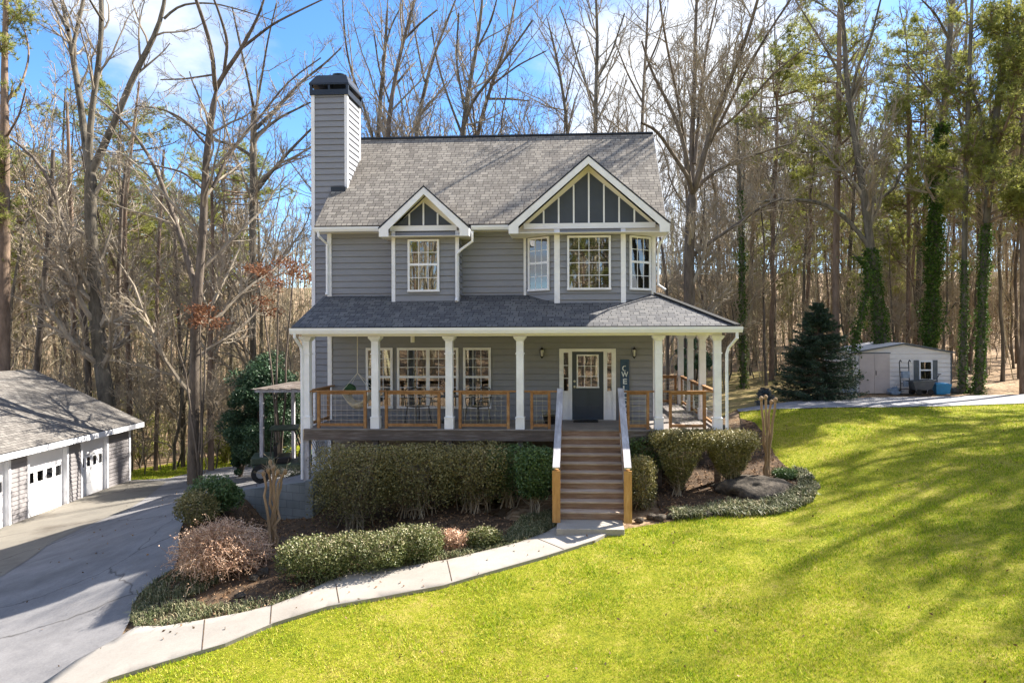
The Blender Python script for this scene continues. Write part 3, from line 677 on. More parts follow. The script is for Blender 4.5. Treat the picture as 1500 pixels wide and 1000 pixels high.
x = HX(669, 390, yd-.05); spout([(dx1+.05, yd-.12, dzE-.12), (dx1+.05, yd-.12, dzE-.4), (x+.12, yd-.08, dzE-.62), (x, yd-.07, dzE-.75), (x, yd-.07, 3.4), (x, yd-.15, 3.30)])
x = HX(961, 390, YW-.05); spout([(bx1-.04, YW-.3, bzE-.3), (x+.08, YW-.25, bzE-.5), (x+.05, YW-.1, bzE-.75), (x+.05, YW-.1, 3.75), (x+.25, YW-.15, 3.6)], .034)

# chimney
yc = 2.85; cx0, cx1 = HX(458.5, 200, yc), HX(508, 200, yc); zc = HZ(483, 136.5, yc); cyb = yc+1.15
m = MB()
siding(m, (cx0, yc), (cx1, yc), -2.6, zc, (0, -1), .178); siding(m, (cx1, yc), (cx1, cyb), ze-.5, zc, (1, 0), .178); siding(m, (cx0, cyb), (cx0, yc), -2.6, zc, (-1, 0), .178); siding(m, (cx1, cyb), (cx0, cyb), -2.6, zc, (0, 1), .178)
ch = hb(m, 'chimney', 'siding')
m = MB()
for (x, y) in ((cx0, yc), (cx1, yc), (cx1, cyb), (cx0, cyb)): m.box((x-.045 if x == cx0 else x-.06, y-.035 if y == yc else y-.055, (-2.6 if x == cx0 else ze)), (x+.06 if x == cx0 else x+.03, y+.055 if y == yc else y+.035, zc))
m.build('corner_board', 'white_trim', ch)
m = MB(); e = .07; xa, xb, ya, yb_ = cx0-e, cx1+e, yc-e, cyb+e; z1 = zc+.09
m.box((xa, ya, zc-.07), (xb, yb_, z1))
z2 = zc+.23
for (x, y) in ((xa, ya), (xb, ya), (xb, yb_), (xa, yb_)): m.box((min(x, x-.07*np.sign(x-(xa+xb)/2)), min(y, y-.07*np.sign(y-(ya+yb_)/2)), z1), (max(x, x-.07*np.sign(x-(xa+xb)/2)), max(y, y-.07*np.sign(y-(ya+yb_)/2)), z2))
m.box(((xa+xb)/2-.03, ya+.002, z1), ((xa+xb)/2+.03, ya+.06, z2))
z3, z4 = z2+.05, z2+.36; i_ = .13
lo = [(xa-.02, ya-.02, z3), (xb+.02, ya-.02, z3), (xb+.02, yb_+.02, z3), (xa-.02, yb_+.02, z3)]; hi = [(xa+i_, ya+i_*1.6, z4), (xb-i_, ya+i_*1.6, z4), (xb-i_, yb_-i_*1.6, z4), (xa+i_, yb_-i_*1.6, z4)]
m.box((xa-.018, ya-.018, z2), (xb+.018, yb_+.018, z3-.002)); m.add(lo+hi, [[0, 1, 5, 4], [1, 2, 6, 5], [2, 3, 7, 6], [3, 0, 4, 7], [4, 5, 6, 7], [3, 2, 1, 0]]); m.build('chimney_cap', 'dark_cap', ch)
m = MB(); mx_, my_ = (xa+xb)/2, (ya+yb_)/2; m.tube([(mx_+.1, my_, z4), (mx_+.1, my_, z4+.10)], .12, 14); m.tube([(mx_+.1, my_, z4+.10), (mx_+.1, my_, z4+.15)], .22, 14); m.build('flue_cap', 'black_metal', ch)
m = MB(); m.tube([(mx_-.1, my_, zc-.3), (mx_-.1, my_, z2)], .15, 14); m.build('flue', 'steel', ch)
m = MB(); m.box((HX(487, 272, yc), yc-.13, ze+mR*(yc-YE)-.13), (cx1+.0, yc-.02, ze+mR*(yc-YE)+.03)); m.build('flashing', 'dark_cap', ch)

# porch roof, beam, ceiling
pr = MB(); slope(pr, [(xpl, yp, zpe), (xpr, yp, zpe), (xR+.02, YW, zpw), (xpl, YW, zpw)], .07)
YP2 = 6.9; slope(pr, [(xpr, yp, zpe), (xpr, YP2, zpe), (xR+.02, YP2, zpw), (xR+.02, YW, zpw)], .07)
pro = hb(pr, 'porch_roof', 'shingles_porch_shaded')
m = MB(); m.bar((xpr-.02, yp+.02, zpe+.02), (xR+.02, YW, zpw+.015), .22, .03); m.build('hip_cap', 'shingles_porch_shaded', pro)
gutter('gutter', (xpl, yp, zpe-.17), (xpr+.08, yp, zpe-.17), h=.145); gutter('gutter', (xpr, yp+.001, zpe-.17), (xpr, YP2, zpe-.17), h=.145)
m = MB(); m.prism([(xpl, yp+.002, zpe-.19), (xpl, yp+.002, zpe-.05), (xpl, YW, zpw-.05), (xpl, YW, zpw-.20)], (.03, 0, 0)); m.build('rake_board', 'white_trim', pro)
zcl = 2.42
m = MB(); m.box((xpl+.03, yp+.01, zcl), (xpr-.01, YW-.0, zcl+.03)); m.box((xR, YW+.001, zcl), (xpr-.01, YP2, zcl+.03)); m.build('porch_ceiling', 'cream_trim', pro)
xc0, xc5 = HX(450, 560, 0), HX(1050.5, 560, 0)
m = MB(); m.box((xc0-.1, -.11, zcl-.07), (xc5+.1, .11, zcl-.002)); m.box((xc5-.11, .111, zcl-.07), (xc5+.1, 6.5, zcl-.002)); m.box((xc0-.1, .111, zcl-.07), (xc0+.1, YW, zcl-.002)); hb(m, 'porch_beam', 'fascia_white')

def column(x, y, z0=0, z1=None):
    z1 = z1 or zcl-.07; m = MB(); a = .09
    m.box((x-a, y-a, z0), (x+a, y+a, z1-.13)); m.box((x-a-.022, y-a-.022, z0-.02), (x+a+.022, y+a+.022, z0+.27)); m.box((x-a-.03, y-a-.03, z0+.27), (x+a+.03, y+a+.03, z0+.30))
    m.box((x-a-.02, y-a-.02, z1-.46), (x+a+.02, y+a+.02, z1-.43))
    q = [(x-a, y-a), (x+a, y-a), (x+a, y+a), (x-a, y+a)]; c2 = a+.06; Q = [(x-c2, y-c2), (x+c2, y-c2), (x+c2, y+c2), (x-c2, y+c2)]
    lo = [(u, v, z1-.13) for u, v in q]; hi = [(u, v, z1-.05) for u, v in Q]; m.add(lo+hi, [[0, 1, 5, 4], [1, 2, 6, 5], [2, 3, 7, 6], [3, 0, 4, 7], [4, 5, 6, 7], [3, 2, 1, 0]]); m.box((x-c2-.005, y-c2-.005, z1-.05), (x+c2+.005, y+c2+.005, z1-.002))
    hb(m, 'porch_column', 'white_trim')
CX = [HX(p, 560, 0) for p in (450, 550.5, 658.5, 762, 964.5, 1050.5)]
for x in CX: column(x, 0)
for y in (2.15, 4.3, 6.4): column(CX[5], y)

# deck
xdl, xdr = HX(446, 630, -.12), HX(1060, 630, -.12)
m = MB(); y = -.16
while y < YW-.02: m.box((xdl, y, -.03), (xdr, min(y+.136, YW-.02), 0)); y += .141
x = xR+.04
while x < xdr-.01: m.box((x, YW-.015, -.031), (min(x+.136, xdr), 6.55, -.001)); x += .141
hb(m, 'deck_floor', 'deck_wood')
m = MB(); m.box((xdl-.01, -.14, -.29), (xdr+.01, -.08, -.032)); m.box((xdr-.04, -.079, -.29), (xdr+.01, 6.5, -.032)); m.box((xdl-.01, -.079, -.29), (xdl+.04, YW-.02, -.032)); hb(m, 'deck_beam', 'beam_wood')
for i, x in enumerate(CX):
    m = MB(); gz_ = T(x, -.03)-.1 if i else -1.4; m.box((x-.07, -.075, gz_), (x+.07, .065, -.292)); hb(m, 'deck_post', 'grey_wood' if i < 1 else 'beam_wood')
for y in (2.2, 4.3, 6.4): m = MB(); m.box((CX[5]-.07, y-.07, T(CX[5], y)-.1), (CX[5]+.07, y+.07, -.292)); hb(m, 'deck_post', 'beam_wood')
m = MB(); x = HX(1067, 600, 0)
spout([(xpr-.05, -.4, zpe-.12), (xpr-.05, -.4, zpe-.3), (x-.02, -.14, zpe-.55), (x-.06, -.12, zpe-.7), (x-.06, -.12, -1.2)], .04)
x = HX(443.5, 600, -.05); spout([(xpl+.12, yp-.06, zpe-.15), (xpl+.12, yp-.06, zpe-.25), (x-.02, -.12, zpe-.5), (x, -.1, zpe-.65), (x, -.1, -1.3)], .036)
# lattice beside the left corner post
m = MB(); x0 = xdl+.03
for k in range(-10, 22):
    for s in (1, -1):
        y0 = k*.12; pts = []
        for t in np.linspace(0, 1, 2): pts.append((y0+(t*1.0 if s > 0 else (1-t)*1.0), -1.28+t*1.0))
        (ya0, za0), (ya1, za1) = pts
        if min(ya0, ya1) > .08 and max(ya0, ya1) < YW: m.bar((x0+.004*s, ya0, za0), (x0+.004*s, ya1, za1), .006, .03)
m.box((x0-.012, .07, -.34), (x0+.012, YW, -.29)); m.box((x0-.012, .07, -1.3), (x0+.012, YW, -1.26)); hb(m, 'lattice', 'white_trim')

# railings: framed wire panels
def railing(a, b_, posts, topext=(0, 0), z0=.09, z1=.97, mat='rail_wood'):
    a = Vector((*a, 0)); b_ = Vector((*b_, 0)); t = (b_-a).normalized(); L_ = (b_-a).length; zv = Vector((0, 0, 1)); m = MB()
    m.bar(a-t*topext[0]+zv*(z1-.02), b_+t*topext[1]+zv*(z1-.02), .11, .035)
    p0, p1 = posts; P = lambda u, z: a+t*u+zv*z
    for u in posts: m.bar(P(u, 0), P(u, z1-.038), .07, .07, (t.x, t.y, 0))
    m.bar(P(p0+.043, z0), P(p1-.043, z0), .06, .07); m.bar(P(p0+.043, z1-.07), P(p1-.043, z1-.07), .04, .06)
    o = hb(m, 'railing', mat); w_ = MB(); u = p0+.12
    while u < p1-.05: w_.bar(P(u, z0), P(u, z1-.07), .0048, .0048, (t.x, t.y, 0)); u += .155
    z = z0+.12
    while z < z1-.1: w_.bar(P(p0+.04, z), P(p1-.04, z), .0048, .0048); z += .125
    w_.build('wire_panel', 'steel', o)
def frail(i0, i1, pl, pr_, y=-.02):
    a = (CX[i0]+.11, y) if isinstance(i0, int) else (i0[0], y); b_ = (CX[i1]-.11, y) if isinstance(i1, int) else (i1[0], y)
    railing(a, b_, (HX(pl, 600, y)-a[0], HX(pr_, 600, y)-a[0]))
sx0, sx1 = HX(824.5, 600, 0), HX(905.5, 600, 0)
frail(0, 1, 467, 535); frail(1, 2, 566, 643); frail(2, 3, 674, 744.5); frail(3, (sx0-.10,), 779, 804.5); frail((sx1+.10,), 4, 920, 949); frail(4, 5, 982, 1032)
railing((CX[0], .12), (CX[0], YW-.03), (.12, 1.35), z1=.97)
for (y0, y1) in ((.12, 2.03), (2.27, 4.18), (4.42, 6.28)): railing((CX[5], y0), (CX[5], y1), (.14, y1-y0-.14))
railing((xR+.12, 6.42), (CX[5]-.12, 6.42), (.06, CX[5]-xR-.3))

# stairs
zl = -1.60; NR = 10; rise = -zl/NR; run = .262; y0 = -.15
sm = MB(); 
for x in (sx0-.045, sx1+.045):
    pr_ = [(x-.02, y0+.02, -.04), (x-.02, y0-run*NR+.02, zl+.12), (x-.02, y0-run*NR+.02, zl), (x-.02, y0-run*NR+.35, zl), (x-.02, y0+.02, -.38)]; sm.prism(pr_, (.04, 0, 0))
stairs = hb(sm, 'staircase', 'tread_wood')
for k in range(1, NR):
    z = -k*rise; y = y0-(k-1)*run; m = MB()
    m.box((sx0-.02, y-run-.025, z-.035), (sx1+.02, y-.133, z)); m.box((sx0-.02, y-.127, z-.035), (sx1+.02, y, z)); m.build('tread', 'tread_wood', stairs, bevel=.004)
for k in range(NR):
    z = -k*rise; y = y0-k*run; m = MB(); m.box((sx0-.02, y, z-rise+.001), (sx1+.02, y+.02, z-.036)); m.build('riser', 'riser_wood', stairs)
yend = y0-run*NR+.1
for s, x in ((-1, sx0-.06), (1, sx1+.06)):
    m = MB(); m.bar((x, y0+.05, 1.02), (x, yend-.12, zl+1.16), .15, .04); m.build('handrail', 'grey_wood', stairs)
    m = MB(); m.box((x-.045, yend-.08, zl), (x+.045, yend+.01, zl+1.12)); m.box((x-.085, yend-.12, zl), (x+.085, yend-.082, zl+1.10)); m.build('newel_post', 'newel_wood', stairs)
    m = MB(); m.box((x-.045, y0-.02, -.35), (x+.045, y0+.07, .99)); m.build('top_post', 'rail_wood', stairs)
    m = MB(); m.bar((x, y0-.03, .14), (x, yend+.02, zl+.28), .05, .07); m.bar((x, y0-.03, .93), (x, yend+.02, zl+1.08), .04, .06); m.build('side_rail', 'rail_wood', stairs)
    m = MB()
    for k in range(1, 17):
        t = k/17; y = y0+(yend-y0)*t; zb = .14+(zl+.28-.14)*t; m.bar((x, y, zb), (x, y, zb+.78), .007, .007, (0, 1, 0))
    for k in range(1, 6):
        q = .13*k; m.bar((x, y0-.03, .14+q), (x, yend, zl+.28+q), .007, .007)
    m.build('wire_panel', 'steel', stairs)
m = MB(); s0, s1 = at_y(815.5, 775, yend-.35)[0], at_y(914, 775, yend-.35)[0]; m.box((s0, yend-.56, zl-.26), (s1, yend+.35, zl-.003)); lo = hb(m, 'landing_slab', 'path_concrete', bevel=.012)

# windows and door under the porch
fr = FR((0, YW-.026), (1, 0), (0, -1)); X = lambda px: HX(px, 550, YW); z0, z1 = HZ(700, 598, YW), HZ(700, 509, YW)
window(fr, X(537), X(576), z0, z1, 3, 3, 3, fw=.065)
window(fr, X(582.5), X(672), z0, z1, 3, 3, 3, mull=(X(627.5),), fw=.065)
window(fr, X(679), X(719.5), z0, z1, 3, 3, 3, fw=.065)
d0, d1 = X(838), X(884); f0, f1 = X(819.5), X(902); zt2 = HZ(860, 510.5, YW); zd = HZ(860, 514, YW)
m = MB(); pbox(m, fr, f0, f1, 0, .06, zt2-.08, zt2); pbox(m, fr, f0, f0+.09, 0, .06, .0, zt2-.08); pbox(m, fr, f1-.09, f1, 0, .06, .0, zt2-.08); pbox(m, fr, d0-.07, d0, 0, .06, 0, zt2-.08); pbox(m, fr, d1, d1+.07, 0, .06, 0, zt2-.08)
pbox(m, fr, f0+.09, d0-.07, 0, .03, 0, .78); pbox(m, fr, d1+.07, f1-.09, 0, .03, 0, .78); pbox(m, fr, f0+.12, d0-.10, .03, .04, .12, .66); pbox(m, fr, d1+.10, f1-.12, .03, .04, .12, .66)
pbox(m, fr, d0, d1, 0, .05, zd-.0, zt2-.08); df = hb(m, 'door_frame', 'white_trim')
for (a, b_) in ((f0+.09, d0-.07), (d1+.07, f1-.09)): window(fr, a, b_, .78, zt2-.08, 1, 3, 0, hung=False, fw=.03, parent=None)
m = MB(); pbox(m, fr, d0+.003, d1-.003, .002, .035, .02, zd-.002)
for (a, b_) in ((.13, .47), (.53, .87)): 
    wd = d1-d0; pbox(m, fr, d0+a*wd, d0+b_*wd, .036, .046, .18, .40); pbox(m, fr, d0+a*wd, d0+b_*wd, .036, .046, .48, .80)
door = hb(m, 'door', 'door_blue')
def dhold(mb, name, mat, parent=None): return mb.build(name, mat, door)
window(FR((0, YW-.052), (1, 0), (0, -1)), d0+.15*(d1-d0), d1-.15*(d1-d0), HZ(860, 567.5, YW), HZ(860, 519, YW), 3, 3, 0, hung=False, fw=.035, holder=dhold)
m = MB(); m.tube([(d0+.07, YW-.05, .93), (d0+.07, YW-.11, .93)], .03, 12); m.tube([(d0+.07, YW-.05, 1.08), (d0+.07, YW-.08, 1.08)], .032, 12); m.build('handle', 'steel', door)
m = MB(); pbox(m, fr, f0, f1, 0, .12, -.001, .018); m.build('threshold', 'steel', df)
def lantern(px):
    x = HX(px, 517, YW-.1); z = HZ(px, 517, YW-.1); y = YW-.13; m = MB()
    m.box((x-.045, YW-.03, z-.09), (x+.045, YW-.014, z+.10)); m.tube([(x, YW-.03, z+.10), (x, YW-.09, z+.17), (x, y, z+.14)], .012, 6)
    m.tube([(x, y, z+.09), (x, y, z+.115), (x, y, z+.15)], [.075, .05, .01], 6); m.tube([(x, y, z-.09), (x, y, z-.11), (x, y, z-.15)], [.05, .04, .01], 6)
    for k in range(6): a = k*math.pi/3; m.tube([(x+.065*math.cos(a), y+.065*math.sin(a), z+.09), (x+.045*math.cos(a), y+.045*math.sin(a), z-.09)], .006, 4)
    o = hb(m, 'wall_lantern', 'black_metal'); g = MB(); g.tube([(x, y, z-.088), (x, y, z+.088)], [.038, .058], 6); g.build('lantern_glass', 'lamp_glass', o)
lantern(794); lantern(929)
m = MB(); x = HX(604.5, 500, 1.0); m.tube([(x, 1.0, zcl), (x, 1.0, zcl-.03)], .07, 14); m.tube([(x, 1.0, zcl-.03), (x, 1.0, zcl-.24)], .055, 14); hb(m, 'ceiling_light', 'lamp_glass', smooth=False)
# ------------------------------------------------------------------ garage
Fp = np.array((gF[0], gF[1])); gang = math.atan2(ga[1], ga[0]); GZ0 = -3.78
gar = empty('garage', (Fp[0], Fp[1], GZ0), gang, 'low grey sided garage with a row of white doors and shingled gable roof', 'garage')
gn = np.array((-ga[1], ga[0]))                    # local +y: into the garage
def gu(px, off=0.0):                              # local x where a view ray crosses the front wall
    d = ray(px, 700); A_ = np.array(((ga[0], -d[0]), (ga[1], -d[1]))); r = np.linalg.solve(A_, CAM[:2]-(Fp+gn*off)); return float(r[0])
GL, GD, GH = 15.5, 8.4, 2.62
door_u = [(gu(120), gu(156)), (gu(42), gu(97)), (gu(-48), gu(11.5))]; DH = 2.16
print('garage doors', door_u)
def gclipd(z): return (0, 1)
m = MB(); edges = [0.0]
for (a, b_) in door_u: edges += [b_, a]
edges.append(-GL); edges = sorted(edges)
for i in range(0, len(edges), 2): siding(m, (edges[i], 0), (edges[i+1], 0), .05, GH, (0, -1), .15)
for (a, b_) in door_u: siding(m, (a, 0), (b_, 0), DH, GH, (0, -1), .15)
siding(m, (0, 0), (0, GD), .05, GH, (1, 0), .15); siding(m, (0, GD), (-GL, GD), .05, GH, (0, 1), .15); siding(m, (-GL, GD), (-GL, 0), .05, GH, (-1, 0), .15)
PT = .49
m.prism([(-.03, 0, GH), (-.03, GD, GH), (-.03, GD/2, GH+PT*GD/2)], (.03, 0, 0)); m.prism([(-GL, 0, GH), (-GL, GD, GH), (-GL, GD/2, GH+PT*GD/2)], (.03, 0, 0))
gw = m.build('wall', 'garage_siding', gar)
m = MB(); m.box((-GL, -.02, -.5), (.02, .0, .05)); m.box((.0, -.02, -.5), (.02, GD, .05)); m.build('footing', 'path_concrete', gar)
oh = .40; rm = MB(); slope(rm, [(-GL-.3, -oh, GH-oh*PT+.1), (.32, -oh, GH-oh*PT+.1), (.32, GD/2, GH+PT*GD/2+.1), (-GL-.3, GD/2, GH+PT*GD/2+.1)]); slope(rm, [(.32, GD+oh, GH-oh*PT+.1), (-GL-.3, GD+oh, GH-oh*PT+.1), (-GL-.3, GD/2, GH+PT*GD/2+.1), (.32, GD/2, GH+PT*GD/2+.1)])
gr_ = rm.build('roof', 'shingles_garage', gar)
m = MB(); m.box((-GL-.3, -oh-.03, GH-oh*PT-.13), (.33, -oh-.002, GH-oh*PT+.07)); m.build('fascia', 'white_trim', gr_)
m = MB(); m.prism([(.325, -oh, GH-oh*PT+.07), (.325, GD/2, GH+PT*GD/2+.07), (.325, GD/2, GH+PT*GD/2-.12), (.325, -oh, GH-oh*PT-.12)], (.02, 0, 0)); m.build('rake_board', 'white_trim', gr_)
m = MB(); m.box((-GL, -oh+.001, GH-oh*PT-.10), (.3, -.0, GH-oh*PT-.08)); m.build('soffit', 'cream_trim', gr_)
m = MB(); m.box((-.09, -.035, .05), (.03, .08, GH)); m.build('corner_board', 'white_trim', gar)
for k, (a, b_) in enumerate(door_u):
    a, b_ = min(a, b_), max(a, b_); m = MB(); rc = .16
    m.box((a-.09, -.035, 0), (a, .0, DH+.10)); m.box((b_, -.035, 0), (b_+.09, .0, DH+.10)); m.box((a, -.035, DH), (b_, .0, DH+.10))
    m.box((a-.01, .001, 0), (a+.012, rc, DH)); m.box((b_-.012, .001, 0), (b_+.01, rc, DH)); m.box((a+.013, .001, DH-.012), (b_-.013, rc, DH+.01)); fo = m.build('door_frame', 'white_trim', gar)
    m = MB(); nrow = 4; hh = (DH-.03)/nrow
    for r in range(nrow):
        m.box((a+.013, rc-.05, .02+r*hh), (b_-.013, rc, .02+(r+1)*hh-.012))
        ncol = 4
        if False:
            wd = (b_-a-.03)/ncol
            for c in range(ncol): x0 = a+.015+c*wd+.07; m.box((x0, rc-.053, .02+r*hh+.09), (x0+wd-.14, rc-.05, .02+(r+1)*hh-.10))
    gd = m.build('garage_door', 'garage_door', gar); wd = (b_-a-.03)/4
    for c in range(4):
        x0 = a+.015+c*wd+.10; z0_ = .02+2*hh+.10; m = MB(); m.box((x0, rc-.055, z0_), (x0+wd-.20, rc-.051, z0_+hh-.2)); wi = m.build('window', 'glass', gd)
        m = MB(); m.box((x0-.01, rc-.0505, z0_-.01), (x0+wd-.19, rc-.0500, z0_+hh-.19)); m.build('painted_dark_room', 'dark_room_paint', wi)  # dark sheet on the door, its colour stands in for the unlit garage

# ------------------------------------------------------------------ shed
sD = 31.3; sp = at_d(1321, 579, sD); SZ = T(sp[0], sp[1])+.02; sc = sD/1000
shed = empty('shed', (sp[0], sp[1], SZ), YAW*.5, 'small pale sided storage shed with low gable roof and wide double door', 'shed')
hw = 71*sc; SH = 1.86; PK = 2.24; SDp = 3.4
m = MB(); siding(m, (-hw, 0), (hw, 0), 0, SH, (0, -1), .2); siding(m, (hw, 0), (hw, SDp), 0, SH, (1, 0), .2); siding(m, (hw, SDp), (-hw, SDp), 0, SH, (0, 1), .2); siding(m, (-hw, SDp), (-hw, 0), 0, SH, (-1, 0), .2)
m.prism([(-hw, 0, SH), (hw, 0, SH), (.1, 0, PK)], (0, .03, 0)); m.prism([(-hw, SDp, SH), (hw, SDp, SH), (.1, SDp, PK)], (0, -.03, 0)); m.build('wall', 'shed_siding', shed)
rm = MB(); e = .12; rm.prism([(-hw-e, -.12, SH-.01), (.1, -.12, PK+.03), (.1, -.12, PK+.09), (-hw-e, -.12, SH+.05)], (0, SDp+.2, 0)); rm.prism([(hw+e, -.12, SH+.05), (.1, -.12, PK+.09), (.1, -.12, PK+.03), (hw+e, -.12, SH-.01)], (0, SDp+.2, 0)); sr = rm.build('roof', 'shed_siding', shed)
m = MB(); m.prism([(-hw-e-.01, -.14, SH-.02), (.1, -.14, PK+.02), (.1, -.14, PK+.085), (-hw-e-.01, -.14, SH+.045)], (0, .018, 0)); m.prism([(hw+e+.01, -.14, SH+.045), (.1, -.14, PK+.085), (.1, -.14, PK+.02), (hw+e+.01, -.14, SH-.02)], (0, .018, 0)); m.build('edge_trim', 'grey_plastic', sr)
m = MB(); m.box((hw-.03, -.03, 0), (hw+.03, .05, SH)); m.build('corner_trim', 'grey_plastic', shed)
q = lambda px: (px-1321)*sc
m = MB(); m.box((q(1259), -.05, .02), ((q(1259)+q(1303))/2-.006, -.02, 1.83)); m.box(((q(1259)+q(1303))/2+.006, -.05, .02), (q(1303), -.02, 1.83)); sd = m.build('door', 'shed_door', shed)
m = MB(); m.box((q(1259)-.04, -.055, 1.835), (q(1303)+.04, -.02, 1.88)); m.build('door_track', 'grey_plastic', sd); m = MB(); m.box((q(1281)+.05, -.07, .85), (q(1281)+.08, -.05, 1.05)); m.build('handle', 'black_metal', sd)
def shold(mb, name, mat, parent=None): return mb.build(name, mat, shed)
window((Vector((0, -.02, 0)), Vector((1, 0, 0)), Vector((0, -1, 0))), q(1345.5), q(1364.5), .62, 1.50, 1, 1, 1, holder=shold)
for (a, b_) in ((q(1338), q(1345)), (q(1365), q(1372))): m = MB(); m.box((a, -.05, .54), (b_, -.02, 1.53)); m.build('shutter', 'grey_plastic', shed)

# things beside the shed
def spos(px, off=.4, D=None):
    p = at_d(px, 579, (D or sD)-off); return p[0], p[1], T(p[0], p[1])+.03
x, y, z = spos(1326, .5); ht = empty('hand_truck', (x, y, z), 0, 'dark blue upright hand truck leaning on the shed between door and window', 'hand truck')
m = MB()
for s in (-.2, .2):
    m.tube([(s, .0, .15), (s, .05, .8), (s, .12, 1.45), (s, .02, 1.55), (s, -.08, 1.48)], .022, 6)
for k in (.25, .5, .75, 1.0, 1.2): m.tube([(-.2, .01+k*.07, k), (.2, .01+k*.07, k)], .016, 6)
m.build('frame', 'black_metal', ht)
m = MB(); m.box((-.22, -.28, .02), (.22, .0, .045)); m.build('toe_plate', 'black_metal', ht)
m = MB(); m.box((-.16, -.10, .75), (.16, .03, 1.05)); m.box((-.1, -.12, .35), (.1, .0, .6)); m.build('load_pad', 'tarp_blue', ht)
for s in (-.26, .26): m = MB(); m.tube([(s-.03, .05, .13), (s+.03, .05, .13)], .13, 14); m.build('wheel', 'rubber', ht)
x, y, z = spos(1350, .75); dc = empty('dump_cart', (x, y, z), 0, 'dark grey plastic garden dump cart parked under the shed window', 'cart')
m = MB(); lo_ = [(-.36, -.25, .22), (.30, -.25, .22), (.30, .25, .22), (-.36, .25, .22)]; hi_ = [(-.52, -.33, .60), (.46, -.33, .66), (.46, .33, .66), (-.52, .33, .60)]
m.add(lo_+hi_, [[0, 3, 2, 1], [0, 1, 5, 4], [1, 2, 6, 5], [2, 3, 7, 6], [3, 0, 4, 7]]); m.bar((-.53, -.34, .60), (.47, -.34, .66), .04, .04); m.bar((-.53, .34, .60), (.47, .34, .66), .04, .04); m.bar((.47, -.34, .66), (.47, .34, .66), .04, .04); m.bar((-.53, -.34, .6), (-.53, .34, .6), .04, .04); m.build('tub', 'grey_plastic', dc)
m = MB(); m.tube([(.3, 0, .2), (.55, 0, .55), (.78, 0, .92)], .018, 6); m.tube([(.78, -.12, .92), (.78, .12, .92)], .02, 6); m.build('handle', 'black_metal', dc)
for (s, t) in ((-.25, -.3), (.25, -.3), (-.25, .3), (.25, .3)): m = MB(); m.tube([(s, t-.03, .13), (s, t+.03, .13)], .13, 14); m.build('wheel', 'rubber', dc)
for px, w_, h_, lab in ((1375.5, .30, .44, 'bright blue plastic tote left of its twin beside the shed corner'), (1383, .26, .40, 'bright blue plastic tote nearest the shed corner, right of its twin')):
    x, y, z = spos(px, .6); o = empty('storage_tote', (x, y, z), 0, lab, 'tote', 'blue totes beside the shed'); w_ = w_*.75
    m = MB(); m.add([(-w_*.85, -.18, 0), (w_*.85, -.18, 0), (w_*.85, .18, 0), (-w_*.85, .18, 0), (-w_, -.22, h_), (w_, -.22, h_), (w_, .22, h_), (-w_, .22, h_)], [[0, 3, 2, 1], [0, 1, 5, 4], [1, 2, 6, 5], [2, 3, 7, 6], [3, 0, 4, 7]]); m.box((-w_-.02, -.24, h_-.05), (w_+.02, .24, h_-.02)); m.build('body', 'blue_plastic', o)
    m = MB(); m.box((-w_-.02, -.24, h_), (w_+.02, .24, h_+.05)); m.box((-w_*.7, -.16, h_+.05), (w_*.7, .16, h_+.075)); m.build('lid', 'blue_plastic', o)
for px, r_, h_, lab in ((1400, .32, .24, 'wide low grey planter on the ground right of the blue totes'), (1415, .3, .26, 'dark round planter between the ivy covered trunks'), (1424, .22, .2, 'smallest grey planter at the foot of the right ivy trunk')):
    x, y, z = spos(px, .1); o = empty('planter', (x, y, z), 0, lab, 'planter', 'planters right of the shed')
    m = MB(); m.tube([(0, 0, 0), (0, 0, h_*.8), (0, 0, h_*.82), (0, 0, h_)], [r_*.78, r_*.95, r_*1.05, r_*1.06], 18); m.build('pot', 'terracotta_grey', o); m = MB(); m.tube([(0, 0, h_), (0, 0, h_+.015)], [r_*.95, r_*.9], 18); m.build('soil', 'mulch', o)
for px, w_, lab in ((1241, .45, 'crumpled blue grey tarp bundle left of the shed door'), (1310, .3, 'small crumpled tarp bundle right of the shed door')):
    x, y, z = spos(px, .35); rng = np.random.default_rng(int(px)); m = MB()
    n = 14; P = []
    for i in range(n+1):
        for j in range(n):
            th = math.pi/2*i/n; ph = 2*math.pi*j/n; r = 1+.25*rng.normal()*(i < n); P.append((math.cos(th)*math.cos(ph)*w_*r, math.cos(th)*math.sin(ph)*.25*r, math.sin(th)*.28*r))
    m.add(P, [[i*n+j, i*n+(j+1) % n, (i+1)*n+(j+1) % n, (i+1)*n+j] for i in range(n) for j in range(n)])
    o = m.build('tarp_bundle', 'tarp_blue', smooth=True, loc=(x, y, z)); tag(o, lab, 'tarp', 'tarp bundles by the shed')

# ------------------------------------------------------------------ porch things
def text_mesh(s, size, ext=.004, fw=1.0):
    c = bpy.data.curves.new('t', 'FONT'); c.body = s; c.size = size; c.extrude = ext; c.align_x = 'CENTER'; c.align_y = 'CENTER'; c.offset = .004
    o = bpy.data.objects.new('t', c); COL.objects.link(o); dg = bpy.context.evaluated_depsgraph_get(); me = bpy.data.meshes.new_from_object(o.evaluated_get(dg)); bpy.data.objects.remove(o); return me
sx_ = HX(915.5, 570, YW-.15); bd = empty('welcome_sign', (sx_, YW-.16, .0), 0, 'tall narrow blue board with vertical white WELCOME lettering leaning right of the front door', 'sign'); bd.rotation_euler = (math.radians(-4), 0, 0)
SW = HX(922, 540, YW-.1)-HX(909, 540, YW-.1); SHh = HZ(915, 526, YW-.1)
m = MB(); m.box((-SW/2, 0, 0), (SW/2, .02, SHh)); m.build('board', 'sign_blue', bd, bevel=.003)
lt = SHh*.80; st_ = lt/7
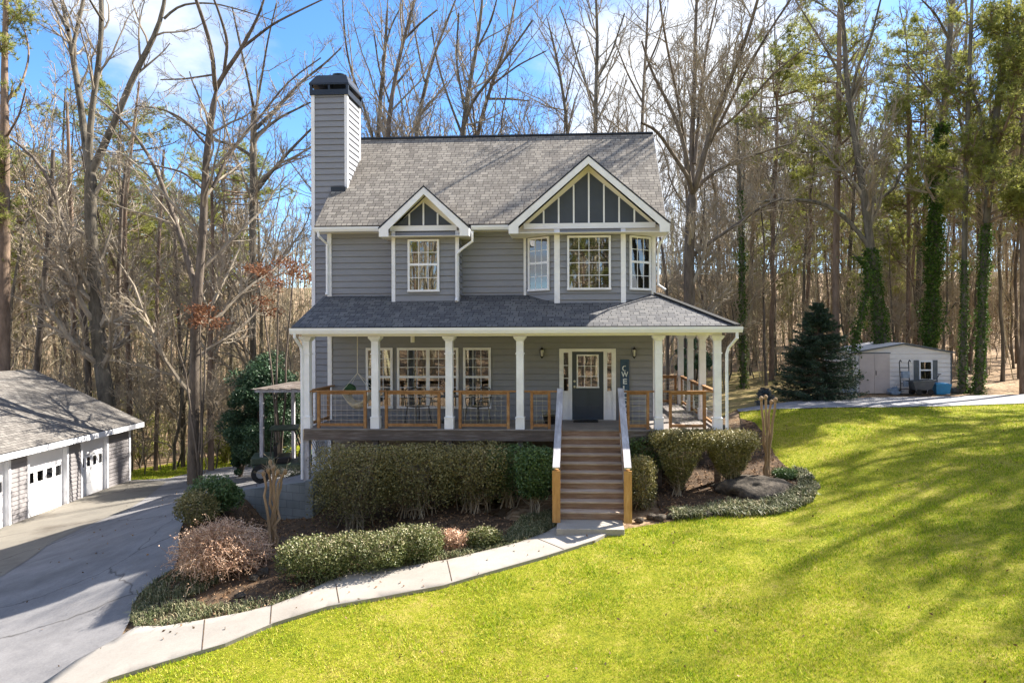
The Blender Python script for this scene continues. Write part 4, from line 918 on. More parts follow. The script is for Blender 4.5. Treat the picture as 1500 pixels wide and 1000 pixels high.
for i, ch_ in enumerate('WELCOME'):
    me = text_mesh(ch_, .205); me.materials.append(MATS['sign_paint']); o = link('letter', me, bd, (0, -.004, lt-st_*(i+.45))); o.rotation_euler = (math.radians(90), 0, 0)
    xs = [v.co.x for v in me.vertices]; wdt = max(xs)-min(xs); o.scale = (min(1.25, SW*.78/wdt), 1, 1)
m = MB(); c0 = (0, -.002, lt+st_*.45); pts = [(c0[0]+.055*math.cos(a), c0[1], c0[2]+.065*math.sin(a)) for a in np.linspace(.9, 2*math.pi-.9, 14)]
m.tube(pts, [.004+.012*math.sin(math.pi*i/13) for i in range(14)], 6)
for i in range(1, 13, 2): p = pts[i]; m.tube([p, (p[0]*1.5, p[1], c0[2]+(p[2]-c0[2])*1.25)], [.008, .002], 5)
m.build('wreath_emblem', 'sign_paint', bd)
dm = MB(); dm.box((HX(840, 617, 1.6), 1.25, .002), (HX(876, 617, 1.6), 1.72, .018)); o = dm.build('doormat', 'rubber', bevel=.006); tag(o, 'black rubber doormat lying before the dark blue front door', 'doormat')

hy = .85; hx, hz_ = HX(523.5, 500, hy), HZ(523, 546, hy); ham = empty('hammock_chair', (hx, hy, HZ(520, 600, hy)), 0, 'cream canvas hammock chair hanging from the porch ceiling on ropes', 'hammock chair'); HOo = np.array(ham.location)
R3 = lambda p: tuple(np.array(p)-HOo)
m = MB(); m.tube([R3((hx, hy, zcl)), R3((hx, hy, hz_))], .012, 6); xl, xr_ = HX(503, 572, hy), HX(544, 572, hy); zb = HZ(510, 572, hy)
for x, yy in ((xl, hy-.1), (xr_, hy-.1), (xl+.04, hy+.3), (xr_+.02, hy+.3)): m.tube([R3((hx, hy, hz_)), R3((x, yy, zb))], .008, 6)
m.build('rope', 'rope', ham); m = MB(); m.tube([R3((xl, hy-.15, zb)), R3((xl+.03, hy+.35, zb))], .02, 8); m.tube([R3((xr_, hy-.15, zb)), R3((xr_, hy+.35, zb))], .02, 8); m.build('spreader_bar', 'rail_wood', ham)
zlo = HZ(525, 600, hy); nx_, ny_ = 16, 8; P = []
for i in range(nx_+1):
    for j in range(ny_+1):
        t = i/nx_; s = j/ny_; x = xl+(xr_-xl)*t; sag = (1-(2*t-1)**2); P.append(R3((x, hy-.2+.55*s, zb-(zb-zlo)*sag*(1-.35*(2*s-1)**2)-.02*math.sin(9*t))))
m = MB(); m.add(P, [[i*(ny_+1)+j, (i+1)*(ny_+1)+j, (i+1)*(ny_+1)+j+1, i*(ny_+1)+j+1] for i in range(nx_) for j in range(ny_)]); cn_ = m.build('canvas_seat', 'canvas', ham, smooth=True); md = cn_.modifiers.new('Solidify', 'SOLIDIFY'); md.thickness = .012
def cushion(name, c, r, mat, parent=None):
    m = MB(); n1, n2 = 8, 14; P = []
    for i in range(n1+1):
        th = -math.pi/2+math.pi*i/n1
        for j in range(n2):
            ph = 2*math.pi*j/n2; cc, ss = math.cos(ph), math.sin(ph); k = (abs(cc)**4+abs(ss)**4)**-.25
            P.append((c[0]+r[0]*math.cos(th)**.6*cc*k*.9, c[1]+r[1]*math.cos(th)**.6*ss*k*.9, c[2]+r[2]*math.sin(th)))
    m.add(P, [[i*n2+j, i*n2+(j+1) % n2, (i+1)*n2+(j+1) % n2, (i+1)*n2+j] for i in range(n1) for j in range(n2)]); return m.build(name, mat, parent, smooth=True)
pl = cushion('throw_pillow', (0, 0, 0), (.17, .10, .15), 'pillow_green'); pl.location = (xl+.13, hy+.15, zb+.03); pl.rotation_euler = (.5, .5, .3); tag(pl, 'dark green throw pillow resting in the hammock chair', 'pillow')

def patio_chair(px, y, rz, lab):
    x = HX(px, 590, y); o = empty('patio_chair', (x, y, .0), rz, lab, 'patio chair', 'black metal patio chairs on the porch')
    for (a, b_) in ((-.24, -.22), (.24, -.22), (-.22, .22), (.22, .22)): m = MB(); m.tube([(a*1.1, b_*1.15, 0), (a*.9, b_*.9, .45)], .014, 6); m.build('leg', 'black_metal', o)
    m = MB(); m.box((-.24, -.23, .44), (.24, .23, .46))
    m.build('seat', 'black_metal', o)
    m = MB(); m.tube([(-.24, .21, .45), (-.27, .25, .85), (-.15, .28, .93), (.15, .28, .93), (.27, .25, .85), (.24, .21, .45)], .014, 6)
    for k in range(-3, 4): m.tube([(k*.06, .22, .46), (k*.065, .275, .92)], .006, 4)
    m.build('backrest', 'black_metal', o)
    for s in (-1, 1): m = MB(); m.tube([(s*.25, -.2, .45), (s*.29, -.2, .66), (s*.29, .1, .68), (s*.27, .25, .7)], .013, 6); m.build('armrest', 'black_metal', o)
patio_chair(612, 1.1, .9, 'black metal patio chair behind the railing panel left of the third column'); patio_chair(700, 1.1, -.7, 'black metal patio chair behind the railing panel before the single window')
x = HX(656, 590, 1.2); bt = empty('bistro_table', (x, 1.2, 0), 0, 'small round black bistro table partly behind the third porch column', 'table')
m = MB(); m.tube([(0, 0, .70), (0, 0, .72)], .36, 24); m.build('table_top', 'black_metal', bt)
m = MB(); m.tube([(0, 0, .02), (0, 0, .70)], .025, 10); m.tube([(0, 0, .0), (0, 0, .03)], [.22, .18], 18); m.build('pedestal', 'black_metal', bt)
rng = np.random.default_rng(5); fp = empty('potted_plant', (x-.06, 1.2, .72), 0, 'small potted plant with dry pinkish flowers on the bistro table', 'plant')
m = MB(); m.tube([(0, 0, 0), (0, 0, .12)], [.05, .07], 14); m.build('pot', 'terracotta_grey', fp); C = rng.normal(size=(260, 3))*(.10, .10, .08)+(0, 0, .27); link('foliage', leaf_mesh('foliage', C, rng, .05, .03, 'brown_twig'), fp)
x = HX(806, 606, 1.0); o = empty('flower_pot', (x, 1.0, 0), 0, 'low dark bowl planter with dry stems beside the left stair railing', 'planter'); m = MB(); m.tube([(0, 0, 0), (0, 0, .2), (0, 0, .22)], [.14, .2, .21], 16); m.build('bowl', 'black_metal', o)
C = rng.normal(size=(200, 3))*(.12, .12, .05)+(0, 0, .27); link('dry_stems', leaf_mesh('dry_stems', C, rng, .1, .01, 'hedge_leaf', up=1.0), o)

# ------------------------------------------------------------------ pole shelter and utility buggy behind the house
def ppos(px, py, D): p = at_d(px, py, D); return p[0], p[1]
x, y = ppos(423, 655, 24.2); zg = T(x, y); sh = empty('pole_shelter', (x, y, zg), YAW, 'weathered grey open pole shelter with a flat metal roof beside the house', 'shelter')
zt_ = at_d(400, 570, 24.2)[2]-zg
for (a, b_) in ((-.95, 0), (1.8, 0), (-.95, 3), (1.8, 3)): m = MB(); m.box((a-.06, b_-.06, -.3), (a+.06, b_+.06, zt_-.1)); m.build('post', 'grey_wood', sh)
m = MB(); m.box((-1.1, -.25, zt_-.09), (2.2, -.19, zt_+.02)); m.build('beam', 'grey_wood', sh); m = MB(); m.box((-1.25, 3.2, zt_-.09), (2.2, 3.26, zt_+.02)); m.build('beam', 'grey_wood', sh)
m = MB()
for k in range(18): m.box((-1.2+k*.2, -.35, zt_+.021+.02*(k % 2)), (-1.2+k*.2+.201, 3.5, zt_+.03+.02*(k % 2)))
m.build('roof', 'beam_wood', sh)
x, y = ppos(420, 652, 24.9); zg = T(x, y); bg = empty('utility_buggy', (x, y, zg), .35, 'dark green utility buggy with roll cage and canopy parked under the pole shelter', 'buggy')
m = MB(); m.box((-1.1, -.6, .45), (1.1, .6, .62)); m.box((.45, -.58, .62), (1.15, .58, .92)); m.box((-1.15, -.62, .62), (-.35, .62, .9)); m.build('body', 'olive_paint', bg, bevel=.05)
m = MB(); m.box((-.35, -.5, .62), (.15, .5, .85)); m.box((-.4, -.5, .85), (-.28, .5, 1.25)); m.build('seat', 'black_metal', bg, bevel=.03)
m = MB()
for s in (-.55, .55): m.tube([(.6, s, .9), (.3, s, 1.8), (-.45, s, 1.8), (-.5, s, .9)], .03, 6)
m.tube([(.3, -.55, 1.8), (.3, .55, 1.8)], .03, 6); m.tube([(-.45, -.55, 1.8), (-.45, .55, 1.8)], .03, 6); m.build('roll_cage', 'black_metal', bg)
m = MB(); m.box((-.55, -.62, 1.82), (.42, .62, 1.87)); m.build('canopy', 'olive_paint', bg)
for (a, b_) in ((.8, -.6), (.8, .6), (-.8, -.6), (-.8, .6)): m = MB(); m.tube([(a, b_-.12, .33), (a, b_+.12, .33)], .33, 18); w__ = m.build('wheel', 'rubber', bg); m = MB(); m.tube([(a, b_-.125, .33), (a, b_+.125, .33)], .16, 12); m.build('rim', 'steel', w__)

# ------------------------------------------------------------------ boulder
x, y, z = gp(1110, 722); rng = np.random.default_rng(11); n1, n2 = 26, 52; P = []
ph_ = rng.uniform(0, 6.28, 12); kk = rng.normal(size=(12, 3))*2.2
for i in range(n1+1):
    th = -.35+(math.pi/2+.35)*i/n1
    for j in range(n2):
        a = 2*math.pi*j/n2; d = np.array((math.cos(th)*math.cos(a), math.cos(th)*math.sin(a), math.sin(th))); r = 1+sum(.035*math.sin(kk[q] @ d*(1+q*.3)+ph_[q]) for q in range(12))
        P.append((d[0]*1.02*r, d[1]*.66*r, d[2]*.30*r))
m = MB(); m.add(P, [[i*n2+j, i*n2+(j+1) % n2, (i+1)*n2+(j+1) % n2, (i+1)*n2+j] for i in range(n1) for j in range(n2)]); o = m.build('boulder', 'rock', smooth=True, loc=(x, y+.25, T(x, y)+.02)); o.rotation_euler = (0, .08, .15); tag(o, 'large flat grey brown boulder in the right planting bed', 'boulder')
# edging stones round the beds
def stone(px, py, s, lab, grp):
    x, y, z = gp(px, py); r = np.random.default_rng(int(px*7)); m = MB(); P = []; n1, n2 = 6, 10
    for i in range(n1+1):
        th = -.6+(math.pi/2+.6)*i/n1
        for j in range(n2): a = 2*math.pi*j/n2; q_ = 1+.14*r.normal()*(i < n1); P.append((math.cos(th)*math.cos(a)*s*1.3*q_, math.cos(th)*math.sin(a)*s*q_, math.sin(th)*s*.7*q_))
    m.add(P, [[i*n2+j, i*n2+(j+1) % n2, (i+1)*n2+(j+1) % n2, (i+1)*n2+j] for i in range(n1) for j in range(n2)]); o = m.build('edging_stone', 'rock', smooth=True, loc=(x, y, z+.05)); o.rotation_euler = (0, 0, px); tag(o, lab, 'stone', grp)
for px, py, s in ((955, 760, .10), (968, 762, .12), (984, 760, .11), (1003, 760, .10), (1018, 757, .12), (1036, 757, .11), (936, 765, .08), (1172, 692, .10), (1186, 702, .12), (1195, 716, .11)):
    stone(px, py, s, 'fist sized grey edging stone bordering the right planting bed', 'edging stones round the right bed')
for px, py, s in ((385, 842, .12), (372, 850, .09), (352, 876, .08)): stone(px, py, s, 'flat pale stone lying in the left planting bed', 'pale stones in the left bed')
# ------------------------------------------------------------------ hedges, shrubs, ground cover
def super_pts(rng, n, r, p=3.5, shell=.62, bottom=-1.0):
    d = rng.normal(size=(n*2, 3)); d /= np.linalg.norm(d, axis=1, keepdims=True)
    k = (np.abs(d)**p).sum(1)**(-1/p); q = d*k[:, None]*rng.uniform(shell, 1.0, n*2)[:, None]**.6
    q = q[q[:, 2] > bottom][:n]; return q*np.array(r), (q[:, 2]+1)/2
def lump(P, rng, amp, freq):
    o = np.zeros(len(P))
    for i in range(7): kx = rng.normal(size=3)*freq; o += np.sin(P@kx+rng.uniform(0, 6.28))
    return o/7**.5*amp
def shrub(name, px, py, D, w, h, dep, n, leaf, mat, label, cat='shrub', p=3.2, z_lo=0.0, stems=10, stem_mat='twig_tan', group=None, seed=1, at=None, rz=0, bias=.5, taper=0, shell=.5, spread=1.0, up=None, stem_r=.014, aspect=.6, edge=.10, low=.35):
    rng = np.random.default_rng(seed)
    if at is not None: x, y = at
    elif D is None: g = gp(px, py); x, y = g[0], g[1]
    else: g = at_d(px, py, D); x, y = g[0], g[1]
    z = T(x, y); o = empty(name, (x, y, z), rz, label, cat, group)
    P, b_ = super_pts(rng, n, (w/2, dep/2, (h-z_lo)/2), p, shell); P = P*(1+lump(P, rng, edge, 4.0/max(w, .8))[:, None]*.9)
    P += rng.normal(size=P.shape)*.025
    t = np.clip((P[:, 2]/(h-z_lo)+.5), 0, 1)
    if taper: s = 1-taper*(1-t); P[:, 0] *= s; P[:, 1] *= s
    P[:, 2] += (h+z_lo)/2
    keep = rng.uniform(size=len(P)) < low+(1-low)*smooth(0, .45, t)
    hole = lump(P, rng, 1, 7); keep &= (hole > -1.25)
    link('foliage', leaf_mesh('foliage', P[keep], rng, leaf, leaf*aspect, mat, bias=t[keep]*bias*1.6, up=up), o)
    if stems:
        K = 6; s = np.linspace(0, 1, K); base = rng.normal(size=(stems, 2))*(w*.10, dep*.08)*(1-taper*.4); ang = rng.uniform(0, 6.28, stems)
        tip = np.stack((np.cos(ang)*w*.42*rng.uniform(.3, 1, stems), np.sin(ang)*dep*.42*rng.uniform(.3, 1, stems), h*rng.uniform(.6, .97, stems)), -1)
        Q = np.zeros((stems, K, 3)); Q[:, :, :2] = base[:, None]+(tip[:, None, :2]-base[:, None])*(s**1.2)[None, :, None]; Q[:, :, 2] = tip[:, 2:3]*s[None]; Q[:, 1:-1] += rng.normal(size=(stems, K-2, 3))*.03
        R = np.linspace(1, .4, K)[None]*stem_r*rng.uniform(.6, 1.2, stems)[:, None]
        n2 = stems*5; par = rng.integers(0, stems, n2); ti = rng.integers(1, K-1, n2); st = Q[par, ti]; dr = rng.normal(size=(n2, 3))*(1, 1, .3)+(0, 0, .7); dr /= np.linalg.norm(dr, axis=1, keepdims=True)
        Q2 = st[:, None]+dr[:, None]*np.linspace(0, 1, 4)[None, :, None]*(h*.3)*rng.uniform(.5, 1, n2)[:, None, None]; Q2[:, 1:] += rng.normal(size=(n2, 3, 3))*.02
        Q2[:, :, 0] = np.clip(Q2[:, :, 0], -w*.48, w*.48); Q2[:, :, 1] = np.clip(Q2[:, :, 1], -dep*.48, dep*.48)
        R2 = np.linspace(.5, .2, 4)[None]*stem_r*np.ones((n2, 1))
        me = quads_mesh('stem', [tubes(Q, R, 5), tubes(Q2, R2, 3)], stem_mat, True); link('stem', me, o)
    return o
hh = lambda pxa, D: (pxa)*D/1000
HD = 16.35                                   # the tall hedge in front of the porch
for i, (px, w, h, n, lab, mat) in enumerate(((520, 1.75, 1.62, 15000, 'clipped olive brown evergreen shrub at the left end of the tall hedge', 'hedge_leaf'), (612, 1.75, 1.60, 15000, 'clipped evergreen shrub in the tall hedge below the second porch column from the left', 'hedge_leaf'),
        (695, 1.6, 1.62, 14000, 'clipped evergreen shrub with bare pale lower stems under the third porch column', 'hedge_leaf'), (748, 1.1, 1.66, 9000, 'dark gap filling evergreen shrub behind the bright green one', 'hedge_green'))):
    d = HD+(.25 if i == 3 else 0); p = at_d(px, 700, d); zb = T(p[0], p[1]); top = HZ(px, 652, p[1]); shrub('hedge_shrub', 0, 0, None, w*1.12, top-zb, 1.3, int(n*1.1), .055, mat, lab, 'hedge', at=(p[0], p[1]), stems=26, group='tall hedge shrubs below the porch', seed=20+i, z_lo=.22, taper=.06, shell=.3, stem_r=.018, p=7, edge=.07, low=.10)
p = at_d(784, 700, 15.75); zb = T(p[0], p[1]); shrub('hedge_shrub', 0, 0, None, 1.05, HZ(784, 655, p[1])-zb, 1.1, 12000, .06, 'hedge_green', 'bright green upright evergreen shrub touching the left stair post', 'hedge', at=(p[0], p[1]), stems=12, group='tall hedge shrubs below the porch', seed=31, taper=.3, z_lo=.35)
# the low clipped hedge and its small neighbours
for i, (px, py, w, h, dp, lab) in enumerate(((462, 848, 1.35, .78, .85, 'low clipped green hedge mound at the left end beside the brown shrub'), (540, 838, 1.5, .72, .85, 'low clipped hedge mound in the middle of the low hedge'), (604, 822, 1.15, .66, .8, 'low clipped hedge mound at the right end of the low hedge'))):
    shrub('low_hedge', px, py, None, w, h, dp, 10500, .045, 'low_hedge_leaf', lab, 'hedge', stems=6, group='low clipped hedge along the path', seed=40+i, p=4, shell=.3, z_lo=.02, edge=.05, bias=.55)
shrub('small_bush', 662, 806, None, .72, .42, .5, 2600, .045, 'brown_twig', 'small pinkish brown half bare bush between the low hedge and a green mound', seed=51, stems=8, shell=.2)
shrub('small_bush', 708, 802, None, .72, .40, .5, 5200, .04, 'low_hedge_leaf', 'small round green bush nearest the stairs in the front bed', seed=52, stems=4, p=2.6, shell=.3)
# brown weeping shrub
x, y, z = gp(326, 838); br_ = empty('brown_shrub', (x, y, z), 0, 'round pinkish brown leafless weeping shrub beside the driveway', 'shrub'); rng = np.random.default_rng(60)
n = 1500; K = 7; s = np.linspace(0, 1, K); a = rng.uniform(0, 6.28, n); rr = rng.uniform(.35, 1, n)**.7; zt0 = rng.uniform(.55, 1.0, n)
Q = np.zeros((n, K, 3)); rad = rr[:, None]*(s[None]**.8); Q[:, :, 0] = np.cos(a)[:, None]*rad*.95; Q[:, :, 1] = np.sin(a)[:, None]*rad*.8
el = np.arcsin(rng.uniform(-.15, 1, n)); rad = np.cos(el)[:, None]*np.sin(np.pi/2*s[None])**.9; Q[:, :, 0] = np.cos(a)[:, None]*rad*.82*rr[:, None]**.3; Q[:, :, 1] = np.sin(a)[:, None]*rad*.7*rr[:, None]**.3; zt_ = .36+.50*np.sin(el)*rr**.3; Q[:, :, 2] = .1+(zt_-.1)[:, None]*np.sin(np.pi/2*np.minimum(1, s[None]*1.6))-.12*np.maximum(0, s[None]-.6)**1*np.cos(el)[:, None]*2; Q[:, 1:] += np.cumsum(rng.normal(size=(n, K-1, 3))*.06, axis=1); Q[:, 0] = rng.normal(size=(n, 3))*.05+(0, 0, .15)
V_, F_ = tubes(Q, np.linspace(.007, .003, K)[None]*np.ones((n, 1)), 3); link('twigs', quads_mesh('twigs', [(V_, F_)], 'brown_twig', rnd=np.repeat(rng.uniform(0, 1, n), K*3)), br_)
sel = rng.integers(3, K, 14000); C = Q[rng.integers(0, n, 14000), sel]+rng.normal(size=(14000, 3))*.03; link('dry_leaves', leaf_mesh('dry_leaves', C, rng, .035, .02, 'brown_twig'), br_)
Qt = Q[:9, :4]*(.5, .5, .8); Qt[:, 0, 2] = -.1; link('stem', quads_mesh('stem', [tubes(Qt, np.ones((9, 4))*.02, 5)], 'twig_tan'), br_)
shrub('laurel_shrub', 318, 785, 16.6, 1.45, .9, 1.0, 8000, .08, 'hedge_green', 'dark glossy green shrub behind the brown weeping shrub at the wall end', seed=61, stems=8, p=2.3, shell=.3, aspect=.4, edge=.25)
shrub('laurel_shrub', 288, 800, 16.0, .9, .8, .8, 3800, .07, 'hedge_leaf', 'low dark shrub at the driveway edge left of the glossy green shrub', seed=62, stems=8, p=2.3, shell=.3, aspect=.4, edge=.2)
# right of the stairs
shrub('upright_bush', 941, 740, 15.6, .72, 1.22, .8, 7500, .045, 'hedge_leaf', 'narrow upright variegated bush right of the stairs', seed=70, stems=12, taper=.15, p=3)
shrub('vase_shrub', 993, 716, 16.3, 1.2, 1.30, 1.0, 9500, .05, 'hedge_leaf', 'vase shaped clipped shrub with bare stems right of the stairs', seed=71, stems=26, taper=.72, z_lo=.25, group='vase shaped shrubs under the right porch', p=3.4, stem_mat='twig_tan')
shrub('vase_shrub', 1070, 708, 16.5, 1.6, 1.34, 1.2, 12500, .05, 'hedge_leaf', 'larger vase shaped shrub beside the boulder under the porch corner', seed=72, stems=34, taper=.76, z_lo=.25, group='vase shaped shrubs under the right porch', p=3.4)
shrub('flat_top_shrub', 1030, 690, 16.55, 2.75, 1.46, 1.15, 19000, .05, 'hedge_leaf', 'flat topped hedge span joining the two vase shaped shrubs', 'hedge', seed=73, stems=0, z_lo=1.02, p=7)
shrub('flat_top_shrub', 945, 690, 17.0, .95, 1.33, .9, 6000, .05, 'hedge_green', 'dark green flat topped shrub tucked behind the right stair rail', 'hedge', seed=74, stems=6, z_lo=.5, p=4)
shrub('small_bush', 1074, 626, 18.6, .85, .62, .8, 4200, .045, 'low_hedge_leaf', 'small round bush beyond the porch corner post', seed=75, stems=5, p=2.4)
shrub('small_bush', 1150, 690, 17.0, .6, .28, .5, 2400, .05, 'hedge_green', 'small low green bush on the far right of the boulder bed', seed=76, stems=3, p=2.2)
shrub('small_bush', 432, 672, 20.5, 1.1, .3, .5, 2600, .04, 'cover_leaf', 'low weedy bush on the driveway edge under the porch corner', seed=77, stems=3, p=2.2)

# liriope ground cover: arching blades
def cover(name, polys, n, ln, wd, mat, label, seed, z0=.02, up=.9):
    rng = np.random.default_rng(seed); Cs = []
    for poly, share in polys:
        e = np.array(densify(poly, .25)); lo, hi = e.min(0), e.max(0); q = rng.uniform(lo, hi, size=(int(n*share*3), 2)); cl = np.sin(q[:, 0]*7.1+q[:, 1]*3.3)+np.sin(q[:, 1]*8.7-q[:, 0]*4.1)+rng.normal(size=len(q))*.8
        k = inside(q[:, 0], q[:, 1], e) & (cl > -1.0); q = q[k][:int(n*share)]; Cs.append(np.column_stack((q, tz(q[:, 0], q[:, 1])+z0)))
    C = np.concatenate(Cs); N = len(C); a = rng.uniform(0, 6.28, N); l = ln*rng.uniform(.5, 1.3, N); h_ = np.stack((np.cos(a), np.sin(a)), -1); lean = rng.uniform(.3, 1.1, N)
    P = np.zeros((N, 3, 3)); P[:, 0] = C; P[:, 1, :2] = C[:, :2]+h_*(l*.35*lean)[:, None]; P[:, 1, 2] = C[:, 2]+l*.62; P[:, 2, :2] = C[:, :2]+h_*(l*.85*lean)[:, None]; P[:, 2, 2] = C[:, 2]+l*rng.uniform(.35, .8, N)
    b_ = np.stack((-h_[:, 1], h_[:, 0], np.zeros(N)), -1)*(wd/2)
    V = np.stack((P[:, 0]-b_, P[:, 0]+b_, P[:, 1]+b_, P[:, 1]-b_, P[:, 2]), 1).reshape(-1, 3); i5 = np.arange(N)[:, None]*5
    loops = np.concatenate([np.concatenate((i5+[[0, 1, 2, 3]], i5+[[3, 2, 4]]), 1)], 0).ravel(); sizes = np.tile((4, 3), N)
    me = raw_mesh(name, V, loops, sizes, mat, rnd=np.repeat(rng.uniform(0, 1, N), 5)); return tag(link(name, me), label, 'ground cover', kind='stuff')
c1 = G([(192, 912), (192, 895), (205, 872), (232, 850), (258, 835), (300, 830), (330, 850), (300, 868), (260, 885), (330, 892), (400, 878), (440, 868), (480, 850), (560, 830), (640, 818), (700, 806), (760, 785), (812, 765)])+G(upp[3:])[::-1]
cover('ground_cover', [(c1, .8), (G([(765, 760), (812, 752), (812, 775), (790, 788), (730, 800)]), .2)], 19000, .15, .012, 'cover_leaf', 'strappy grey green ground cover edging the front bed along the path', 81)
c2 = G([(1030, 748), (1060, 738), (1110, 742), (1150, 730), (1172, 712), (1160, 690), (1180, 692), (1199, 716), (1190, 738), (1150, 755), (1085, 760), (1030, 758)])
cover('ground_cover', [(c2, .85), (G([(985, 752), (1028, 748), (1030, 762), (985, 764)]), .15)], 7500, .20, .016, 'cover_leaf', 'strappy ground cover tufts curving round the right bed and boulder', 82)
def grass(name, poly, n, ln, wd, label, seed, near=CAM[:2], k0=9.0):
    rng = np.random.default_rng(seed); e = np.array(densify(poly, .6)); out = []; tot = 0; lo, hi = e.min(0), e.max(0)
    while tot < n:
        q = rng.uniform(lo, hi, size=(400000, 2)); d = np.hypot(q[:, 0]-near[0], q[:, 1]-near[1]); keep = rng.uniform(size=len(q)) < np.minimum(1, (k0/d)**1.7)
        v = RN.T @ np.column_stack((q-CAM[:2], np.zeros(len(q)))).T; u = PPX+FPX*v[0]/np.maximum(-v[2], .1); keep &= (-v[2] > 5) & (u > -80) & (u < 1580)   # only where the photograph can see the lawn
        q = q[keep]; q = q[inside(q[:, 0], q[:, 1], e)]; out.append(q); tot += len(q)
    q = np.concatenate(out)[:n]; N = len(q); d = np.hypot(q[:, 0]-near[0], q[:, 1]-near[1]); s = np.clip((d/k0)**.5, .8, 1.9)
    z = tz(q[:, 0], q[:, 1])+.02; a = rng.uniform(0, 6.28, N); cl = .75+.3*np.sin(q[:, 0]*2.3+np.sin(q[:, 1]*1.7)*2)*np.sin(q[:, 1]*2.9+q[:, 0]); l = ln*rng.uniform(.5, 1.3, N)*cl*s**.5; b_ = np.stack((np.cos(a), np.sin(a)), -1)*(wd*s/2)[:, None]; t = rng.normal(size=(N, 2))*(l*.5)[:, None]
    V = np.zeros((N, 3, 3)); V[:, 0, :2] = q-b_; V[:, 1, :2] = q+b_; V[:, 0, 2] = z; V[:, 1, 2] = z; V[:, 2, :2] = q+t; V[:, 2, 2] = z+l
    me = raw_mesh(name, V.reshape(-1, 3), np.arange(3*N), np.full(N, 3), 'grass_blade', rnd=np.repeat(np.clip(rng.normal(.5, .22, N), 0, 1), 3)); return tag(link(name, me), label, 'grass', kind='stuff')
grass('lawn_grass', lawn_poly, 420000, .055, .011, 'short bright yellow green grass blades of the sloping lawn', 90)
grass('strip_grass', strip, 20000, .06, .02, 'green grass of the strip beyond the driveway', 91)
# scattered dry leaves
rng = np.random.default_rng(95); q = rng.uniform((-9, -13), (16, 6), size=(900, 2)); q = q[inside(q[:, 0], q[:, 1], np.array(LAWN))]; C = np.column_stack((q, tz(q[:, 0], q[:, 1])+.06))
b0 = np.array(densify(beds, .3)); q = rng.uniform(b0.min(0), b0.max(0), size=(9000, 2)); q = q[inside(q[:, 0], q[:, 1], b0)]; C2 = np.column_stack((q, tz(q[:, 0], q[:, 1])+.05))
r0 = np.array([(1.7, -2.6)]+[tuple(p) for p in G(bedr)]+[(4.8, 2), (1.7, 1.5)]); q = rng.uniform(r0.min(0), r0.max(0), size=(5000, 2)); q = q[inside(q[:, 0], q[:, 1], r0)]; C3 = np.column_stack((q, tz(q[:, 0], q[:, 1], False)+.06))
dv = np.array(densify(drv, 1.0)); q = rng.uniform((-16, -12), (-5, 8), size=(260, 2)); q = q[inside(q[:, 0], q[:, 1], dv)]; C4 = np.column_stack((q, tz(q[:, 0], q[:, 1], False)+.065))
pv = np.array(densify(path_poly, .5)); q = rng.uniform(pv.min(0), pv.max(0), size=(170, 2)); q = q[inside(q[:, 0], q[:, 1], pv)]; C5 = np.column_stack((q, tz(q[:, 0], q[:, 1], False)+.105))
tag(link('fallen_leaves', leaf_mesh('fallen_leaves', np.concatenate((C, C2, C3, C4, C5)), rng, .06, .036, 'litter_leaf')), 'dry brown fallen leaves scattered over the lawn and planting beds', 'leaves', kind='stuff')

# pruned crape myrtles
def myrtle(base, tops, knob, label, seed, r0=.034, D=None):
    rng = np.random.default_rng(seed); x, y, z = base; o = empty('crape_myrtle', (x, y, z), 0, label, 'tree', 'hard pruned crape myrtles'); Qs = []; Rs = []; kn = []
    for (tx, ty, tz_) in tops:
        K = 8; s = np.linspace(0, 1, K); b0 = np.array((rng.normal()*.07, rng.normal()*.06, -.05)); t = np.array((tx, ty, tz_))-np.array(base); q = b0+(t-b0)*s[:, None]; q[:, :2] = b0[:2]+(t-b0)[:2]*(s**1.7)[:, None]*1.0; q[1:-1] += rng.normal(size=(K-2, 3))*.024; Qs.append(q); Rs.append(np.linspace(1, .72, K)*r0); kn.append(q[-1])
    link('trunk', quads_mesh('trunk', [tubes(np.array(Qs), np.array(Rs), 8)], 'bark_myrtle', True), o)
    for c in kn:
        m = MB(); m.tube([c-(0, 0, .07), c-(0, 0, .03), c+(0, 0, .02), c+(0, 0, .05)], [r0*.6, r0*1.25, r0*1.3, r0*.5], 8); m.build('knob', 'bark_myrtle', o, smooth=True)
    if knob:
        n = len(kn)*knob; C = np.array(kn)[rng.integers(0, len(kn), n)]; d = rng.normal(size=(n, 3))*(1, 1, .6)+(0, 0, .7); d /= np.linalg.norm(d, axis=1, keepdims=True); Q = C[:, None]+d[:, None]*np.linspace(0, .26, 4)[None, :, None]*rng.uniform(.4, 1.1, n)[:, None, None]; Q[:, 1:] += rng.normal(size=(n, 3, 3))*.012
        link('shoots', quads_mesh('shoots', [tubes(Q, np.linspace(.005, .002, 4)[None]*np.ones((n, 1)), 4)], 'twig_tan'), o)
b = gp(401, 800); b[1] = b[1]; Dm = (RN.T@(b-CAM))[2]*-1; zb = T(b[0], b[1])
myrtle((b[0], b[1], zb), [tuple(at_d(px, py, Dm+dd)) for (px, py, dd) in ((386, 693, .1), (393, 688, -.1), (401, 684, .15), (407, 690, -.2), (413, 696, .1), (418, 690, .05), (396, 676, .3))], 7, 'pruned crape myrtle with knobby fists before the retaining wall', 101)
b = gp(1124, 706); Dm = -(RN.T@(b-CAM))[2]; zb = T(b[0], b[1])
myrtle((b[0], b[1], zb), [tuple(at_d(px, py, Dm+dd)) for (px, py, dd) in ((1115, 583, .1), (1121.5, 581, -.15), (1130, 588, .1), (1136, 585, -.1))], 0, 'pruned crape myrtle of four bare club ended stems behind the boulder', 102, .040)
